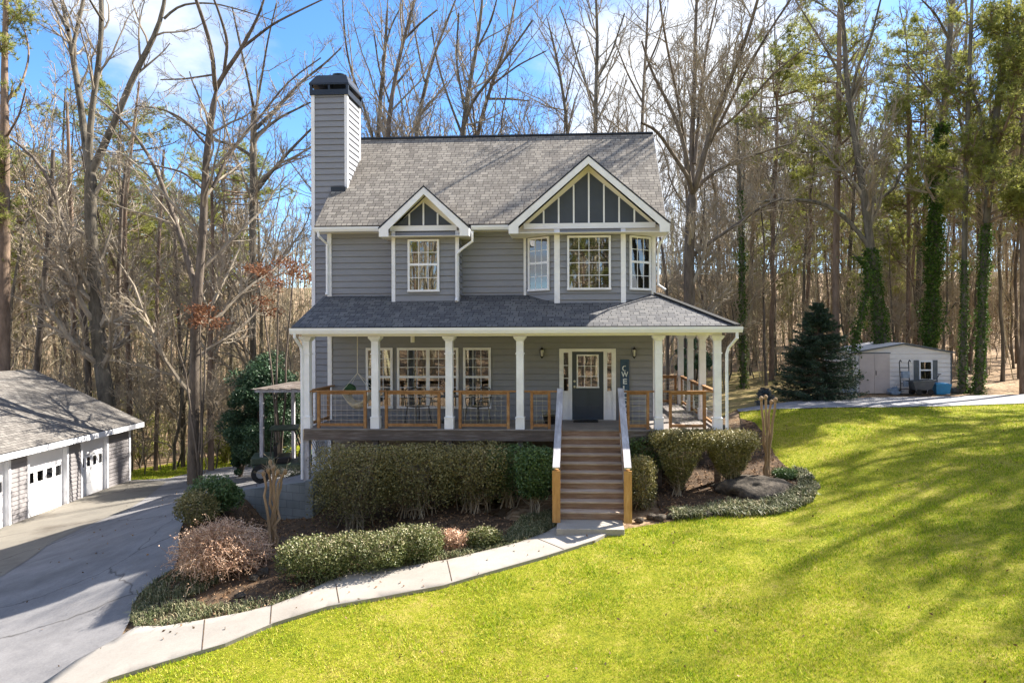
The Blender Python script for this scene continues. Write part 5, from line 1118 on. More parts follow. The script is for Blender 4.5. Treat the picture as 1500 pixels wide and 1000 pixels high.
# ------------------------------------------------------------------ trees
def spawn(P, R, n, rng, t0, t1, ang, Lr, K, wander, up, rr=.55, Lmin=.15, taper=.35, Labs=None):
    """n child branches growing from parent polylines P (N,k,3) with radii R"""
    N, k, _ = P.shape; seg = np.linalg.norm(np.diff(P, axis=1), axis=2); Lp = seg.sum(1)
    par = rng.choice(N, n, p=Lp/Lp.sum()); t = rng.uniform(t0, t1, n)*(k-1); i = np.minimum(t.astype(int), k-2); f = (t-i)[:, None]
    p = P[par, i]*(1-f)+P[par, i+1]*f; r = R[par, i]*(1-f[:, 0])+R[par, i+1]*f[:, 0]
    tg = P[par, i+1]-P[par, i]; tg /= np.linalg.norm(tg, axis=1, keepdims=True)+1e-9
    q = rng.normal(size=(n, 3)); q -= (q*tg).sum(1, keepdims=True)*tg; q /= np.linalg.norm(q, axis=1, keepdims=True)+1e-9
    a = rng.uniform(ang[0], ang[1], n)[:, None]; d = tg*np.cos(a)+q*np.sin(a)
    L_ = (Lp[par]*(1-.65*t/(k-1))*Lr if Labs is None else np.full(n, Labs))*rng.uniform(.45, 1.15, n)
    L_ = np.maximum(L_, Lmin); C = np.zeros((n, K, 3)); C[:, 0] = p
    for s in range(1, K):
        d = d+rng.normal(size=(n, 3))*wander; d[:, 2] += up; d /= np.linalg.norm(d, axis=1, keepdims=True); C[:, s] = C[:, s-1]+d*(L_/(K-1))[:, None]
    R2 = (r*rr)[:, None]*np.linspace(1, taper, K)[None]; return C, R2
def resample(pts, rad, K):
    pts = np.array(pts, float); s = np.concatenate(([0], np.cumsum(np.linalg.norm(np.diff(pts, axis=0), axis=1)))); t = np.linspace(0, s[-1], K)
    # smooth through the given points
    out = np.stack([np.interp(t, s, pts[:, i]) for i in range(3)], 1)
    for _ in range(2): out[1:-1] = out[1:-1]*.5+(out[:-2]+out[2:])*.25
    return out, np.interp(t, s, rad)
def crown_levels(P, R, rng, n1, n2, n3, t0=.3, ang=(.45, 1.0), up=.10, Lr=.5, rmin=.006, n4=0, Lr2=.5):
    """branches, twigs and fine twigs"""
    out = []
    n1, n2, n3 = int(n1*1.15), int(n2*1.5), int(n3*1.9)
    C1, R1 = spawn(P, R, n1, rng, t0, .98, ang, Lr, 7, .16, up, .46, 1.0)
    C2, R2 = spawn(C1, R1, n2, rng, .2, 1., (.4, 1.0), Lr2, 5, .18, up*.8, .55, .5)
    C3, R3 = spawn(C2, R2, n3, rng, .15, 1., (.35, .95), .55, 4, .2, up*.8, .6, .3)
    R1 = np.maximum(R1, rmin*1.8); R2 = np.maximum(R2, rmin*1.25); R3 = np.maximum(R3, rmin)
    out = [(C1, R1, 5), (C2, R2, 3), (C3, R3, 3)]
    if n4:
        C4, R4 = spawn(C3, R3, n4, rng, .1, 1., (.3, .9), .6, 3, .2, up*.6, .8, .25); out.append((C4, np.maximum(R4, rmin*.9), 3))
    return out
def puffs(C, rng, n, ln, wd, per, rad):
    """needle tufts: thin blades radiating from points near C"""
    c = C[rng.integers(0, len(C), n)]+rng.normal(size=(n, 3))*rad; q = np.repeat(c, per, 0); N = len(q); d = rng.normal(size=(N, 3)); d[:, 2] += .35; d /= np.linalg.norm(d, axis=1, keepdims=True)
    b_ = np.cross(d, rng.normal(size=(N, 3))); b_ /= np.linalg.norm(b_, axis=1, keepdims=True); l = (ln*rng.uniform(.6, 1.2, N))[:, None]; V = np.stack((q-b_*wd/2, q+b_*wd/2, q+d*l), 1).reshape(-1, 3)
    return V, np.arange(3*N).reshape(N, 3), np.repeat(np.clip(rng.normal(.5, .2, n), 0, 1), per*3)

def bare_mesh(seed, H, r, lean=.05, n=(26, 150, 700), t0=.45, forks=0, bark_='bark_grey', twig='twig_grey', rmin=.010, up=.10, wob=.10, ang=(.4, .95), Lr=.42, n4=0):
    rng = np.random.default_rng(seed); K = 14; s = np.linspace(0, 1, K); P = np.zeros((K, 3)); P[:, 2] = H*s-.3; a = rng.uniform(0, 6.28)
    P[:, 0] = np.cos(a)*lean*H*s**1.3; P[:, 1] = np.sin(a)*lean*H*s**1.3; P[2:, :2] += np.cumsum(rng.normal(size=(K-2, 2))*wob, axis=0)
    R = r*(1-.82*s**1.1); R[0] *= 1.35; Ps = [P]; Rs = [R]
    for f in range(forks):
        i = rng.integers(4, 8); L_ = H*(1-s[i])*rng.uniform(.75, 1.); a = rng.uniform(0, 6.28); q = np.zeros((K, 3)); u = np.linspace(0, 1, K); q[:] = P[i]; q[:, 2] += L_*u*.95; sp = rng.uniform(.22, .42)*L_
        q[:, 0] += np.cos(a)*sp*u**.75; q[:, 1] += np.sin(a)*sp*u**.75; q[2:, :2] += np.cumsum(rng.normal(size=(K-2, 2))*wob, axis=0); Ps.append(q); Rs.append(R[i]*.72*(1-.8*u))
    Ps = np.array(Ps); Rs = np.array(Rs); lv = crown_levels(Ps, Rs, rng, *n, t0=t0, ang=ang, up=up, Lr=Lr, rmin=rmin, n4=n4)
    tm = quads_mesh('trunk', [tubes(Ps, Rs, 8)], bark_, True); cm = quads_mesh('crown', [tubes(*x) for x in lv], twig, False); return tm, cm
def pine_mesh(seed, H, r, t0=.55, nb=46, npuff=900, L0=3.2, rmin=.012, wd=.022, ln=.20, per=15, bark_='bark_pine'):
    rng = np.random.default_rng(seed); K = 12; s = np.linspace(0, 1, K); P = np.zeros((1, K, 3)); P[0, :, 2] = H*s-.3; P[0, 2:, :2] += np.cumsum(rng.normal(size=(K-2, 2))*.09, axis=0); R = (r*(1-.85*s))[None]
    t = np.sort(rng.uniform(t0, .99, nb)); a = rng.uniform(0, 6.28, nb); k = 6; C = np.zeros((nb, k, 3)); pz = np.stack([np.interp(t, s, P[0, :, i]) for i in range(3)], 1)
    L_ = L0*(.35+.9*np.sin(np.pi*np.clip((1-t)/(1-t0), 0, 1)*.85+.25))*rng.uniform(.55, 1.1, nb); u = np.linspace(0, 1, k)
    C[:, :, 0] = pz[:, 0:1]+np.cos(a)[:, None]*L_[:, None]*u; C[:, :, 1] = pz[:, 1:2]+np.sin(a)[:, None]*L_[:, None]*u; C[:, :, 2] = pz[:, 2:3]+L_[:, None]*(u*.12+.22*u**2); C[:, 1:] += np.cumsum(rng.normal(size=(nb, k-1, 3))*.08, axis=1)
    R1 = np.linspace(1, .3, k)[None]*(.018+.012*L_)[:, None]; C2, R2 = spawn(C, R1, nb*5, rng, .35, 1., (.4, 1.), .38, 4, .2, .08, .5, .4)
    V, F, rn = puffs(C2[:, 1:].reshape(-1, 3), rng, int(npuff*1.6), ln*1.35, wd*1.35, per, .16)
    tm = quads_mesh('trunk', [tubes(P, R, 8)], bark_, True); bm = quads_mesh('branches', [tubes(C, R1, 4), tubes(C2, np.maximum(R2, rmin), 3)], bark_); fm = raw_mesh('foliage', V, F.ravel(), np.full(len(F), 3), 'pine_needle', rnd=rn); return tm, bm, fm
def place(kind, meshes, x, y, rz, sc, label, cat, group, tilt=(0, 0)):
    o = empty(kind, (x, y, T(x, y)-.05), rz, label, cat, group); o.scale = (sc[0], sc[0], sc[1]); o.rotation_euler = (tilt[0], tilt[1], rz)
    for me in meshes: link(me.name.split('.')[0], me, o)
    return o

# --- the big trees one can tell apart, limbs traced at their own distance
def big_tree(name, label, D, trunk, limbs, n, bark_='bark_grey', twig='twig_grey', seed=0, rmin=.0075, t0=.35, up=.08, Lr=.42, depth=.9, n4=0, group=None, ivy=None, ang=(.4, 1.0), cat='tree', tspawn=True, pine=None, Lr2=.5):
    """trunk / limbs: lists of (px, py, width px); every limb gets its own drift in depth"""
    rng = np.random.default_rng(seed); b0 = at_d(trunk[0][0], trunk[0][1], D); zb = T(b0[0], b0[1]); base = np.array((b0[0], b0[1], zb)); K = 14
    P3 = [np.array((b0[0], b0[1], zb-.3))]; r3 = [trunk[0][2]*D/2000*.70]
    for (px, py, w_) in trunk:
        q = at_d(px, py, D)
        if q[2] > P3[-1][2]+.2: P3.append(q); r3.append(w_*D/2000*.62)
    Ps, Rs = [], []; q, r = resample(P3, r3, 20)
    if len(limbs) and limbs[0][0][1] > trunk[-1][1]-14: r = r.copy(); r[-1] *= .35
    trunkP = (q, r); pts = [(q, r)]
    for lb in limbs:
        if abs(lb[0][1]-trunk[-1][1]) < 14: lb = [(trunk[-2][0]*.3+trunk[-1][0]*.7, trunk[-1][1]*.75+trunk[-2][1]*.25, lb[0][2]*.9)]+lb
        L_ = []; rr = []; dd = rng.uniform(-1, 1)*depth; n_ = len(lb)
        for i, (px, py, w_) in enumerate(lb): L_.append(at_d(px, py, D+dd*(i/(n_-1))*3.5)); rr.append(w_*D/2000*.64)
        pts.append(resample(L_, rr, K))
    q0, r0 = pts[0]; i20 = np.linspace(0, len(q0)-1, K).astype(int)
    A_ = np.array([p[0] if len(p[0]) == K else p[0][i20] for p in pts])-base; B_ = np.array([p[1] if len(p[1]) == K else p[1][i20] for p in pts])
    o = empty(name, tuple(base), 0, label, cat, group)
    V1 = tubes((q0-base)[None], r0[None], 12); vf = [V1]
    if len(pts) > 1: vf.append(tubes(A_[1:], B_[1:], 8))
    link('trunk', quads_mesh('trunk', vf, bark_, True), o)
    src = (A_, B_) if (tspawn or len(A_) == 1) else (A_[1:], B_[1:])
    if n:
        lv = crown_levels(src[0], src[1], rng, *n, t0=t0, up=up, Lr=Lr, rmin=rmin, n4=n4, ang=ang, Lr2=Lr2); link('crown', quads_mesh('crown', [tubes(*x) for x in lv], twig), o)
        if pine:
            pp = lv[1][0][:, 2:].reshape(-1, 3); V, F, rn = puffs(pp, rng, int(pine*1.7), .27, .032, 15, .2); link('foliage', raw_mesh('foliage', V, F.ravel(), np.full(len(F), 3), 'pine_needle', rnd=rn), o)
    if ivy:
        (f0, f1, cnt, fat, size) = ivy; t = rng.uniform(f0, f1, cnt)*(len(q0)-1); i = np.minimum(t.astype(int), len(q0)-2); f = (t-i)[:, None]; c = q0[i]*(1-f)+q0[i+1]*f-base; r = (r0[i]*(1-f[:, 0])+r0[i+1]*f[:, 0])
        a = rng.uniform(0, 6.28, cnt); bulge = 1+.5*np.sin(t*2.1+1)+.3*np.sin(t*5.3)+.25*np.sin(a*3+t*3); rad = r+np.abs(rng.normal(size=cnt))*fat*np.maximum(bulge, .1); c[:, 0] += np.cos(a)*rad; c[:, 1] += np.sin(a)*rad; link('ivy', leaf_mesh('ivy', c, rng, size, size*.8, 'ivy_leaf', bias=rng.uniform(0, 1, cnt)), o)
    return o
BG = 'bark_grey'
# left of the house
big_tree('forked_tree', 'big grey tree behind the garage forking into four tall limbs', 31, [(160, 600, 36), (152, 560, 33), (142, 480, 30), (137, 400, 27), (132, 320, 25), (133, 235, 26)],
    [[(128, 232, 18), (118, 150, 14), (108, 90, 13), (98, 30, 10), (80, -40, 6)], [(130, 225, 14), (133, 170, 13), (145, 90, 11), (150, 30, 11), (146, -50, 8)], [(142, 235, 17), (172, 170, 14), (200, 100, 13), (225, 60, 11), (240, 20, 9), (246, -40, 6)], [(104, 80, 8), (118, 20, 8), (128, -30, 5)], [(100, 45, 8), (78, 5, 6), (70, -30, 4)], [(240, 28, 6), (262, 6, 5), (310, 4, 4), (350, 14, 3), (400, 30, 2)], [(150, 30, 6), (136, 8, 5), (120, -20, 3)]],
    (44, 230, 1100), BG, 'twig_grey', 201, t0=.35, Lr=.5)
big_tree('leaning_tree', 'thin dark tree leaning left behind the big forked tree', 32, [(130, 540, 13), (120, 440, 12), (108, 370, 11), (88, 310, 9), (72, 255, 8), (40, 215, 6), (2, 195, 4)], [], (14, 60, 300), 'bark_dark', 'twig_grey', 202, t0=.4, Lr=.3)
big_tree('forked_tree', 'tall dark trunked tree at the woods edge forking low into a leaning left limb', 28, [(283, 668, 25), (284, 600, 23), (285, 520, 21), (288, 445, 24), (292, 400, 19), (298, 330, 17), (300, 270, 16), (303, 215, 15), (313, 150, 14), (318, 125, 13)],
    [[(286, 420, 15), (272, 370, 13), (256, 320, 11), (240, 280, 10), (228, 240, 9), (200, 200, 7), (165, 160, 5), (140, 140, 3)], [(318, 125, 11), (330, 105, 10), (350, 78, 9), (368, 45, 7), (385, 10, 5), (392, -25, 4)], [(315, 130, 10), (311, 75, 9), (298, 30, 8), (280, -20, 6)], [(328, 108, 8), (334, 60, 7), (318, 10, 5), (305, -20, 4)], [(355, 70, 7), (400, 35, 5), (440, 15, 4), (478, -3, 3)], [(312, 275, 8), (330, 235, 8), (350, 205, 7), (375, 180, 6), (420, 120, 4), (470, 85, 3)], [(300, 210, 6), (270, 175, 5), (240, 160, 4), (200, 155, 3)], [(310, 110, 5), (270, 116, 4), (235, 117, 3)], [(300, 280, 6), (270, 252, 5), (230, 243, 4), (190, 235, 3)]],
    (48, 220, 1000), 'bark_dark', 'twig_grey', 203, t0=.25, Lr=.5, ang=(.5, 1.1))
big_tree('burly_tree', 'gnarled grey tree with a cut top and long limbs reaching toward the chimney', 36, [(372, 560, 15), (370, 480, 14), (370, 400, 14), (370, 320, 16), (371, 240, 15), (372, 175, 14), (371, 150, 10)],
    [[(372, 285, 10), (395, 255, 8), (425, 220, 7), (455, 190, 5), (475, 170, 4)], [(373, 190, 9), (405, 160, 8), (440, 120, 6), (475, 95, 5), (500, 70, 3)], [(373, 200, 8), (410, 172, 6), (455, 150, 4)], [(370, 230, 8), (345, 212, 7), (318, 208, 6), (285, 190, 4), (240, 160, 3)], [(372, 160, 7), (362, 110, 5), (350, 60, 4), (340, 10, 3)], [(374, 165, 7), (384, 110, 5), (392, 60, 4), (405, 5, 3)]],
    (46, 240, 1300), BG, 'twig_grey', 204, t0=.2, Lr=.55, ang=(.5, 1.2))
big_tree('pine_tree', 'thick reddish pine trunk at the left edge of the photo', 29, [(4, 560, 30), (5, 430, 27), (6, 320, 24), (7, 220, 20), (6, 120, 15), (8, 30, 11), (10, -60, 8)], [[(8, 150, 6), (30, 130, 5), (45, 80, 4), (35, 40, 3), (20, 0, 2)], [(10, 200, 5), (28, 170, 4), (38, 130, 3)]], (12, 70, 200), 'bark_pine', 'bark_pine', 205, t0=.35, Lr=.14, pine=260)
for i, (px, D, pts) in enumerate(((190, 34, [(190, 600, 12), (187, 480, 10), (183, 380, 9), (182, 300, 8), (195, 200, 6), (204, 120, 4)]), (168, 36, [(172, 600, 12), (173, 500, 10), (174, 400, 9), (178, 300, 8), (185, 235, 6)]), (108, 35, [(108, 560, 12), (108, 460, 11), (106, 370, 10), (102, 250, 8), (98, 150, 6)]),
        (268, 36, [(268, 660, 9), (266, 560, 9), (262, 460, 8), (258, 380, 7), (255, 300, 6)]), (310, 33, [(309, 650, 13), (307, 560, 12), (309, 470, 10), (312, 380, 8), (310, 260, 6)]), (60, 33, [(52, 560, 14), (60, 470, 13), (68, 380, 12), (75, 300, 10), (78, 220, 8)]), (228, 34, [(228, 660, 9), (232, 560, 9), (229, 450, 8), (234, 330, 7), (240, 220, 5)]))):
    big_tree('straight_tree', ['slim dark trunk rising straight behind the garage roof ridge', 'slim pale trunk close to the big forked tree behind the garage', 'slim reddish trunk left of the big forked tree', 'slim twisting trunk left of the dark forked tree', 'lit straight trunk immediately right of the dark forked tree', 'dark leaning trunk standing behind the garage ridge end', 'slim straight trunk halfway between garage corner and dark forked tree'][i],
        D, pts, [], (16, 80, 320), 'bark_dark' if i % 2 else 'bark_pine', 'twig_grey', 210+i, t0=.4, Lr=.22, group='straight trunks at the left woods edge')
# behind the roof
for i, (D, tr, limbs, lab) in enumerate((
    (41, [(552, 330, 13), (552, 260, 12), (553, 200, 11), (558, 130, 9), (565, 70, 7), (568, 0, 6)], [[(550, 220, 7), (535, 160, 6), (515, 110, 5), (505, 60, 4), (502, 0, 3)], [(560, 90, 5), (572, 40, 4), (590, 5, 3)]], 'bare tree rising behind the roof just right of the chimney'),
    (38, [(566, 330, 13), (566, 250, 12), (567, 190, 11), (578, 110, 9), (590, 60, 8), (608, 5, 6), (615, -40, 4)], [[(590, 60, 6), (615, 35, 5), (640, 15, 4)], [(575, 130, 6), (600, 100, 5), (610, 90, 2)], [(570, 150, 4), (555, 100, 4), (548, 50, 3)]], 'dark bare tree behind the roof with one limb snapped short'),
    (43, [(600, 330, 12), (604, 260, 11), (609, 195, 10), (620, 130, 8), (635, 80, 7), (660, 20, 5), (675, -20, 4)], [[(622, 120, 5), (610, 60, 4), (600, 0, 3)], [(612, 170, 5), (640, 140, 4), (655, 120, 3)]], 'slender bare tree leaning right behind the middle of the roof'),
    (40, [(678, 330, 15), (677, 260, 14), (676, 198, 13), (684, 140, 10), (695, 90, 9), (704, 40, 8), (708, -20, 6)], [[(678, 190, 8), (690, 150, 7), (715, 120, 6), (745, 80, 5), (780, 30, 4)], [(680, 160, 6), (668, 90, 5), (672, 20, 4)], [(700, 70, 5), (720, 30, 4), (730, -10, 3)], [(676, 195, 6), (655, 140, 5), (640, 90, 4), (632, 40, 3)]], 'many stemmed bare tree behind the centre of the roof'),
    (42, [(690, 330, 11), (692, 260, 11), (696, 195, 10), (715, 140, 8), (735, 85, 7), (752, 30, 5), (760, -30, 4)], [[(712, 145, 6), (745, 145, 5), (775, 148, 3)], [(720, 125, 5), (760, 95, 4), (800, 75, 3)]], 'bare tree leaning right beside the many stemmed one'),
    (44, [(835, 330, 10), (834, 260, 9), (833, 200, 8), (826, 140, 7), (815, 80, 6), (800, 20, 4)], [[(828, 150, 4), (840, 100, 3), (850, 60, 3)]], 'slender bare tree leaning left behind the roof near the green pine'),
    (42, [(872, 330, 12), (872, 260, 11), (872, 195, 10), (873, 130, 9), (876, 60, 8), (873, 0, 6), (872, -40, 5)], [[(872, 160, 5), (850, 100, 5), (835, 50, 4), (820, 10, 3)], [(873, 120, 5), (895, 80, 4), (915, 20, 3)], [(872, 185, 5), (888, 150, 4), (905, 120, 3)]], 'straight pale bare tree rising behind the big gable peak'),
    (44, [(940, 400, 10), (940, 300, 9), (940, 195, 8), (943, 120, 7), (948, 50, 6), (950, -20, 4)], [[(941, 150, 5), (920, 110, 4), (900, 60, 3)], [(943, 110, 5), (965, 60, 4), (975, 10, 3)]], 'bare tree rising behind the right end of the roof'))):
    big_tree('bare_tree', lab, D, tr, limbs, (26, 150, 800), 'bark_dark' if i % 3 == 1 else BG, 'twig_grey', 230+i, t0=.35, Lr=.5, up=.13, group='bare trees rising behind the roof')
# right of the house
big_tree('oak_tree', 'large spreading bare tree right of the house with many fanning limbs', 27, [(1010, 450, 27), (1009, 380, 24), (1012, 320, 24), (1015, 275, 26)],
    [[(1010, 275, 12), (1005, 220, 10), (985, 160, 8), (955, 110, 6), (940, 60, 4)], [(1014, 275, 14), (1013, 200, 12), (1018, 130, 10), (1018, 60, 8), (1022, -30, 6)], [(1020, 275, 15), (1035, 210, 12), (1060, 140, 10), (1085, 80, 8), (1105, 20, 7), (1118, -30, 5)], [(1030, 230, 8), (1060, 170, 7), (1095, 100, 6), (1130, 40, 5), (1165, -10, 4)], [(1012, 265, 10), (985, 225, 8), (962, 190, 7), (940, 180, 5)], [(1018, 240, 8), (1025, 150, 7), (1035, 70, 6), (1050, 0, 4)], [(1008, 240, 7), (990, 130, 6), (975, 60, 5), (965, -10, 4)], [(1022, 270, 9), (1065, 240, 7), (1110, 225, 6), (1160, 210, 4)], [(1014, 375, 9), (1040, 355, 8), (1085, 325, 7), (1120, 300, 5), (1150, 290, 4)], [(1040, 200, 6), (1085, 165, 5), (1130, 110, 4), (1180, 70, 3)]],
    (85, 520, 2600), 'bark_dark', 'twig_grey', 250, t0=.25, Lr=.5, up=.12)
big_tree('ivy_tree', 'leaning ivy clad tree behind the spruce with a long arching limb', 33, [(1292, 500, 25), (1288, 450, 24), (1278, 390, 22), (1272, 330, 18), (1262, 260, 16), (1250, 190, 14), (1240, 130, 12), (1238, 60, 10), (1230, -20, 8)],
    [[(1276, 365, 12), (1262, 345, 11), (1240, 320, 10), (1215, 300, 9), (1180, 293, 8), (1140, 292, 7), (1105, 297, 4)], [(1265, 300, 8), (1290, 292, 7), (1312, 275, 6), (1320, 250, 6), (1330, 238, 3)], [(1245, 150, 8), (1255, 100, 7), (1275, 60, 6), (1290, 0, 4)], [(1240, 130, 7), (1215, 80, 6), (1190, 40, 4), (1165, 0, 3)]],
    (34, 170, 850), 'bark_grey', 'twig_grey', 251, t0=.4, Lr=.3, ivy=(.02, .36, 5200, .08, .10))
big_tree('pine_tree', 'tall straight ivy footed pine trunk left of the leaning ivy tree', 35, [(1225, 520, 17), (1224, 400, 15), (1226, 300, 14), (1228, 200, 13), (1229, 100, 11), (1230, 0, 9), (1231, -60, 7)], [], (26, 150, 420), 'bark_pine', 'bark_pine', 252, t0=.5, Lr=.20, pine=700, ang=(.9, 1.5))
big_tree('ivy_tree', 'tall trunk thickly wrapped in dark ivy behind the shed roof', 34, [(1363, 508, 20), (1366, 440, 19), (1368, 360, 18), (1373, 270, 17), (1382, 170, 15), (1390, 80, 13), (1396, -10, 10), (1400, -60, 8)], [[(1392, 60, 6), (1370, 20, 5), (1350, 0, 3)], [(1384, 160, 6), (1350, 120, 5), (1325, 90, 3)]], (30, 150, 600), BG, 'twig_grey', 253, t0=.45, Lr=.22, ivy=(.02, .62, 13000, .17, .12))
big_tree('pine_tree', 'slender dark straight pine between the two ivy trees', 37, [(1330, 530, 10), (1331, 400, 9), (1331, 280, 8), (1330, 170, 6), (1330, 90, 3)], [], (34, 200, 300), 'bark_pine', 'bark_pine', 254, t0=.35, Lr=.22, pine=900, ang=(1.0, 1.5))
big_tree('ivy_tree', 'ivy footed trunk just right of the shed', 31, [(1409, 585, 15), (1412, 500, 14), (1413, 420, 13), (1413, 330, 12), (1416, 220, 11), (1420, 100, 9), (1424, 0, 7)], [], (20, 110, 320), 'bark_grey', 'bark_pine', 255, t0=.5, Lr=.2, ivy=(.0, .35, 2200, .05, .09), pine=500, ang=(.9, 1.4))
big_tree('ivy_tree', 'thick ivy footed trunk leaning right beyond the planters', 30.5, [(1432, 585, 17), (1438, 500, 16), (1440, 420, 16), (1445, 330, 17), (1452, 240, 18), (1462, 150, 14), (1472, 60, 12), (1482, -30, 10)], [[(1446, 230, 9), (1435, 160, 7), (1420, 120, 6), (1400, 100, 5), (1392, 80, 3)], [(1455, 200, 7), (1470, 110, 6), (1478, 50, 5)]], (32, 180, 500), 'bark_grey', 'bark_pine', 256, t0=.4, Lr=.24, ivy=(.0, .42, 4200, .07, .09), pine=900, ang=(.8, 1.4))
big_tree('ivy_tree', 'thin ivy wrapped trunk standing left of the spruce', 36, [(1089, 532, 10), (1087, 450, 9), (1087, 350, 8), (1084, 260, 7), (1080, 180, 5)], [], (16, 90, 400), BG, 'twig_tan', 257, t0=.3, Lr=.24, ivy=(.02, .75, 3600, .09, .10))
big_tree('pine_tree', 'reddish pine trunk at the right edge of the photo', 30, [(1499, 590, 15), (1499, 450, 14), (1498, 300, 12), (1499, 150, 10), (1499, 0, 8)], [], (24, 120, 300), 'bark_pine', 'bark_pine', 258, t0=.45, Lr=.2, pine=700, ang=(.9, 1.4))
big_tree('leaning_tree', 'dead grey trunk leaning against the woods right of the house corner', 29, [(978, 440, 7), (975, 400, 7), (969, 360, 6), (966, 340, 5)], [], (6, 30, 80), 'bark_dark', 'twig_grey', 259, t0=.3, Lr=.4)
# ivy draped sapling beside the leaning ivy tree
big_tree('ivy_tree', 'short bright green ivy column leaning beside the spruce top', 31.5, [(1248, 512, 9), (1258, 480, 8), (1268, 440, 8), (1274, 400, 7), (1268, 385, 5), (1248, 372, 3)], [], None, BG, 'twig_grey', 260, ivy=(.05, .97, 2600, .14, .11))

# oak with rusty retained leaves
for i, (px, py, D, n_, s_, lab) in enumerate(((408, 400, 27, 6, (.85, .9, .75), 'rusty leaved young tree hanging beside the chimney wall'), (292, 462, 27.5, 3, (.6, .5, .22), 'spray of rusty brown leaves in front of the dark forked trunk'))):
    rng = np.random.default_rng(300+i); g = at_d(px, py, D); zb = T(g[0], g[1]); o = empty('rusty_oak', (g[0], g[1], zb), 0, lab, 'tree'); hgt = g[2]-zb
    Q = np.zeros((3, 7, 3)); s = np.linspace(0, 1, 7)
    for k in range(3): Q[k, :, 2] = s*(hgt+.6*k); Q[k, :, 0] = s**2*(k-1)*.7+np.cumsum(rng.normal(size=7)*.05); Q[k, :, 1] = np.cumsum(rng.normal(size=7)*.05)
    link('trunk', quads_mesh('trunk', [tubes(Q, np.linspace(.05, .02, 7)[None]*np.ones((3, 1)), 6)], 'bark_dark', True), o)
    cs = rng.normal(size=(n_*2, 3))*s_+(0, 0, hgt); cs = np.repeat(cs, 130, 0); C = cs+rng.normal(size=cs.shape)*(.22, .22, .12); link('foliage', leaf_mesh('foliage', C, rng, .12, .06, 'rust_leaf'), o)

# evergreens
def evergreen(name, px, py, D, w, h, n, leaf, mat, label, seed, cone=False, z0=.1, cat='tree', trunk_r=.1, aspect=.5, droop=0, nclump=46):
    rng = np.random.default_rng(seed); g = at_d(px, py, D); zb = T(g[0], g[1]); o = empty(name, (g[0], g[1], zb), 0, label, cat)
    if cone:
        nb = nclump*5; t = rng.uniform(0, 1, nb)**1.25; a = rng.uniform(0, 6.28, nb); L_ = (w/2)*(1-t)**.66*rng.uniform(.72, 1.08, nb)+.12; u = np.linspace(0, 1, 6); Q = np.zeros((nb, 6, 3))
        Q[:, :, 0] = np.cos(a)[:, None]*L_[:, None]*u; Q[:, :, 1] = np.sin(a)[:, None]*L_[:, None]*u; Q[:, :, 2] = (z0+t*(h-z0))[:, None]+L_[:, None]*(-.28*u+.30*u**2.2)
        link('branches', quads_mesh('branches', [tubes(Q, np.linspace(.025, .008, 6)[None]*np.ones((nb, 1)), 3)], 'bark_dark'), o)
        k = rng.integers(0, nb, n); s = rng.uniform(.25, 1, n)*5; i = np.minimum(s.astype(int), 4); f = (s-i)[:, None]; C = Q[k, i]*(1-f)+Q[k, i+1]*f; side = np.stack((-np.sin(a[k]), np.cos(a[k]), np.zeros(n)), -1); hw_ = L_[k]*.26*(1.15-s/5); C = C+side*(rng.uniform(-1, 1, n)*hw_)[:, None]; C[:, 2] += -np.abs(rng.normal(size=n))*.07
        link('foliage', leaf_mesh('foliage', C, rng, leaf, leaf*aspect, mat, D=np.stack((np.cos(a[k]), np.sin(a[k]), np.full(n, -.1)), -1), spread=.45, bias=rng.uniform(0, 1, nb)[k]), o)
    else:
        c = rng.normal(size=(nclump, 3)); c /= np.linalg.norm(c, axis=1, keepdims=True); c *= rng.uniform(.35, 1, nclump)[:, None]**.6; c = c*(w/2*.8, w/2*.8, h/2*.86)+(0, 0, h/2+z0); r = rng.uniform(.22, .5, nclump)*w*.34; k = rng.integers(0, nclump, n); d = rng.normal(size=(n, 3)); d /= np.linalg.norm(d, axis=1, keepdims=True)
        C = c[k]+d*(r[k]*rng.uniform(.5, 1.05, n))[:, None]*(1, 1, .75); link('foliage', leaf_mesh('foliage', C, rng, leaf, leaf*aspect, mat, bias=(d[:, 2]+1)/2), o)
        st = np.zeros((14, 6, 3)); s = np.linspace(0, 1, 6); kk = rng.integers(0, nclump, 14); st[:] = c[kk][:, None]*s[None, :, None]*(1, 1, 1); st[:, 0] = (0, 0, 0); link('branches', quads_mesh('branches', [tubes(st, np.linspace(trunk_r*.6, .02, 6)[None]*np.ones((14, 1)), 5)], 'bark_dark', True), o)
    m = MB(); m.tube([(0, 0, -.2), (0, 0, h*.5), (0, 0, h*.93)], [trunk_r, trunk_r*.6, .02], 8); m.build('trunk', 'bark_dark', o)
    return o
evergreen('spruce_tree', 1198, 580, 28.6, 3.9, 4.1, 40000, .13, 'spruce_needle', 'dark green conical spruce left of the shed', 310, True, .15, aspect=.28, nclump=64)
evergreen('blue_spruce', 1120, 575, 27.5, .85, .72, 4500, .07, 'blue_needle', 'small round blue spruce on the back lawn', 311, True, .05, 'shrub', .03, .3, nclump=20)
evergreen('blue_spruce', 1066, 606, 20.3, .62, .85, 4500, .06, 'blue_needle', 'dwarf blue spruce peeking past the porch corner column', 312, True, .05, 'shrub', .03, .3, nclump=20)
evergreen('holly_tree', 388, 655, 28.5, 3.8, 5.4, 60000, .10, 'holly_leaf', 'dense glossy dark green holly left of the porch', 313, z0=.0, aspect=.55, nclump=130)
evergreen('holly_tree', 352, 662, 29.5, 1.3, 2.4, 7000, .11, 'holly_leaf', 'shorter dark evergreen at the left foot of the big holly', 314, z0=0, aspect=.55, nclump=24)
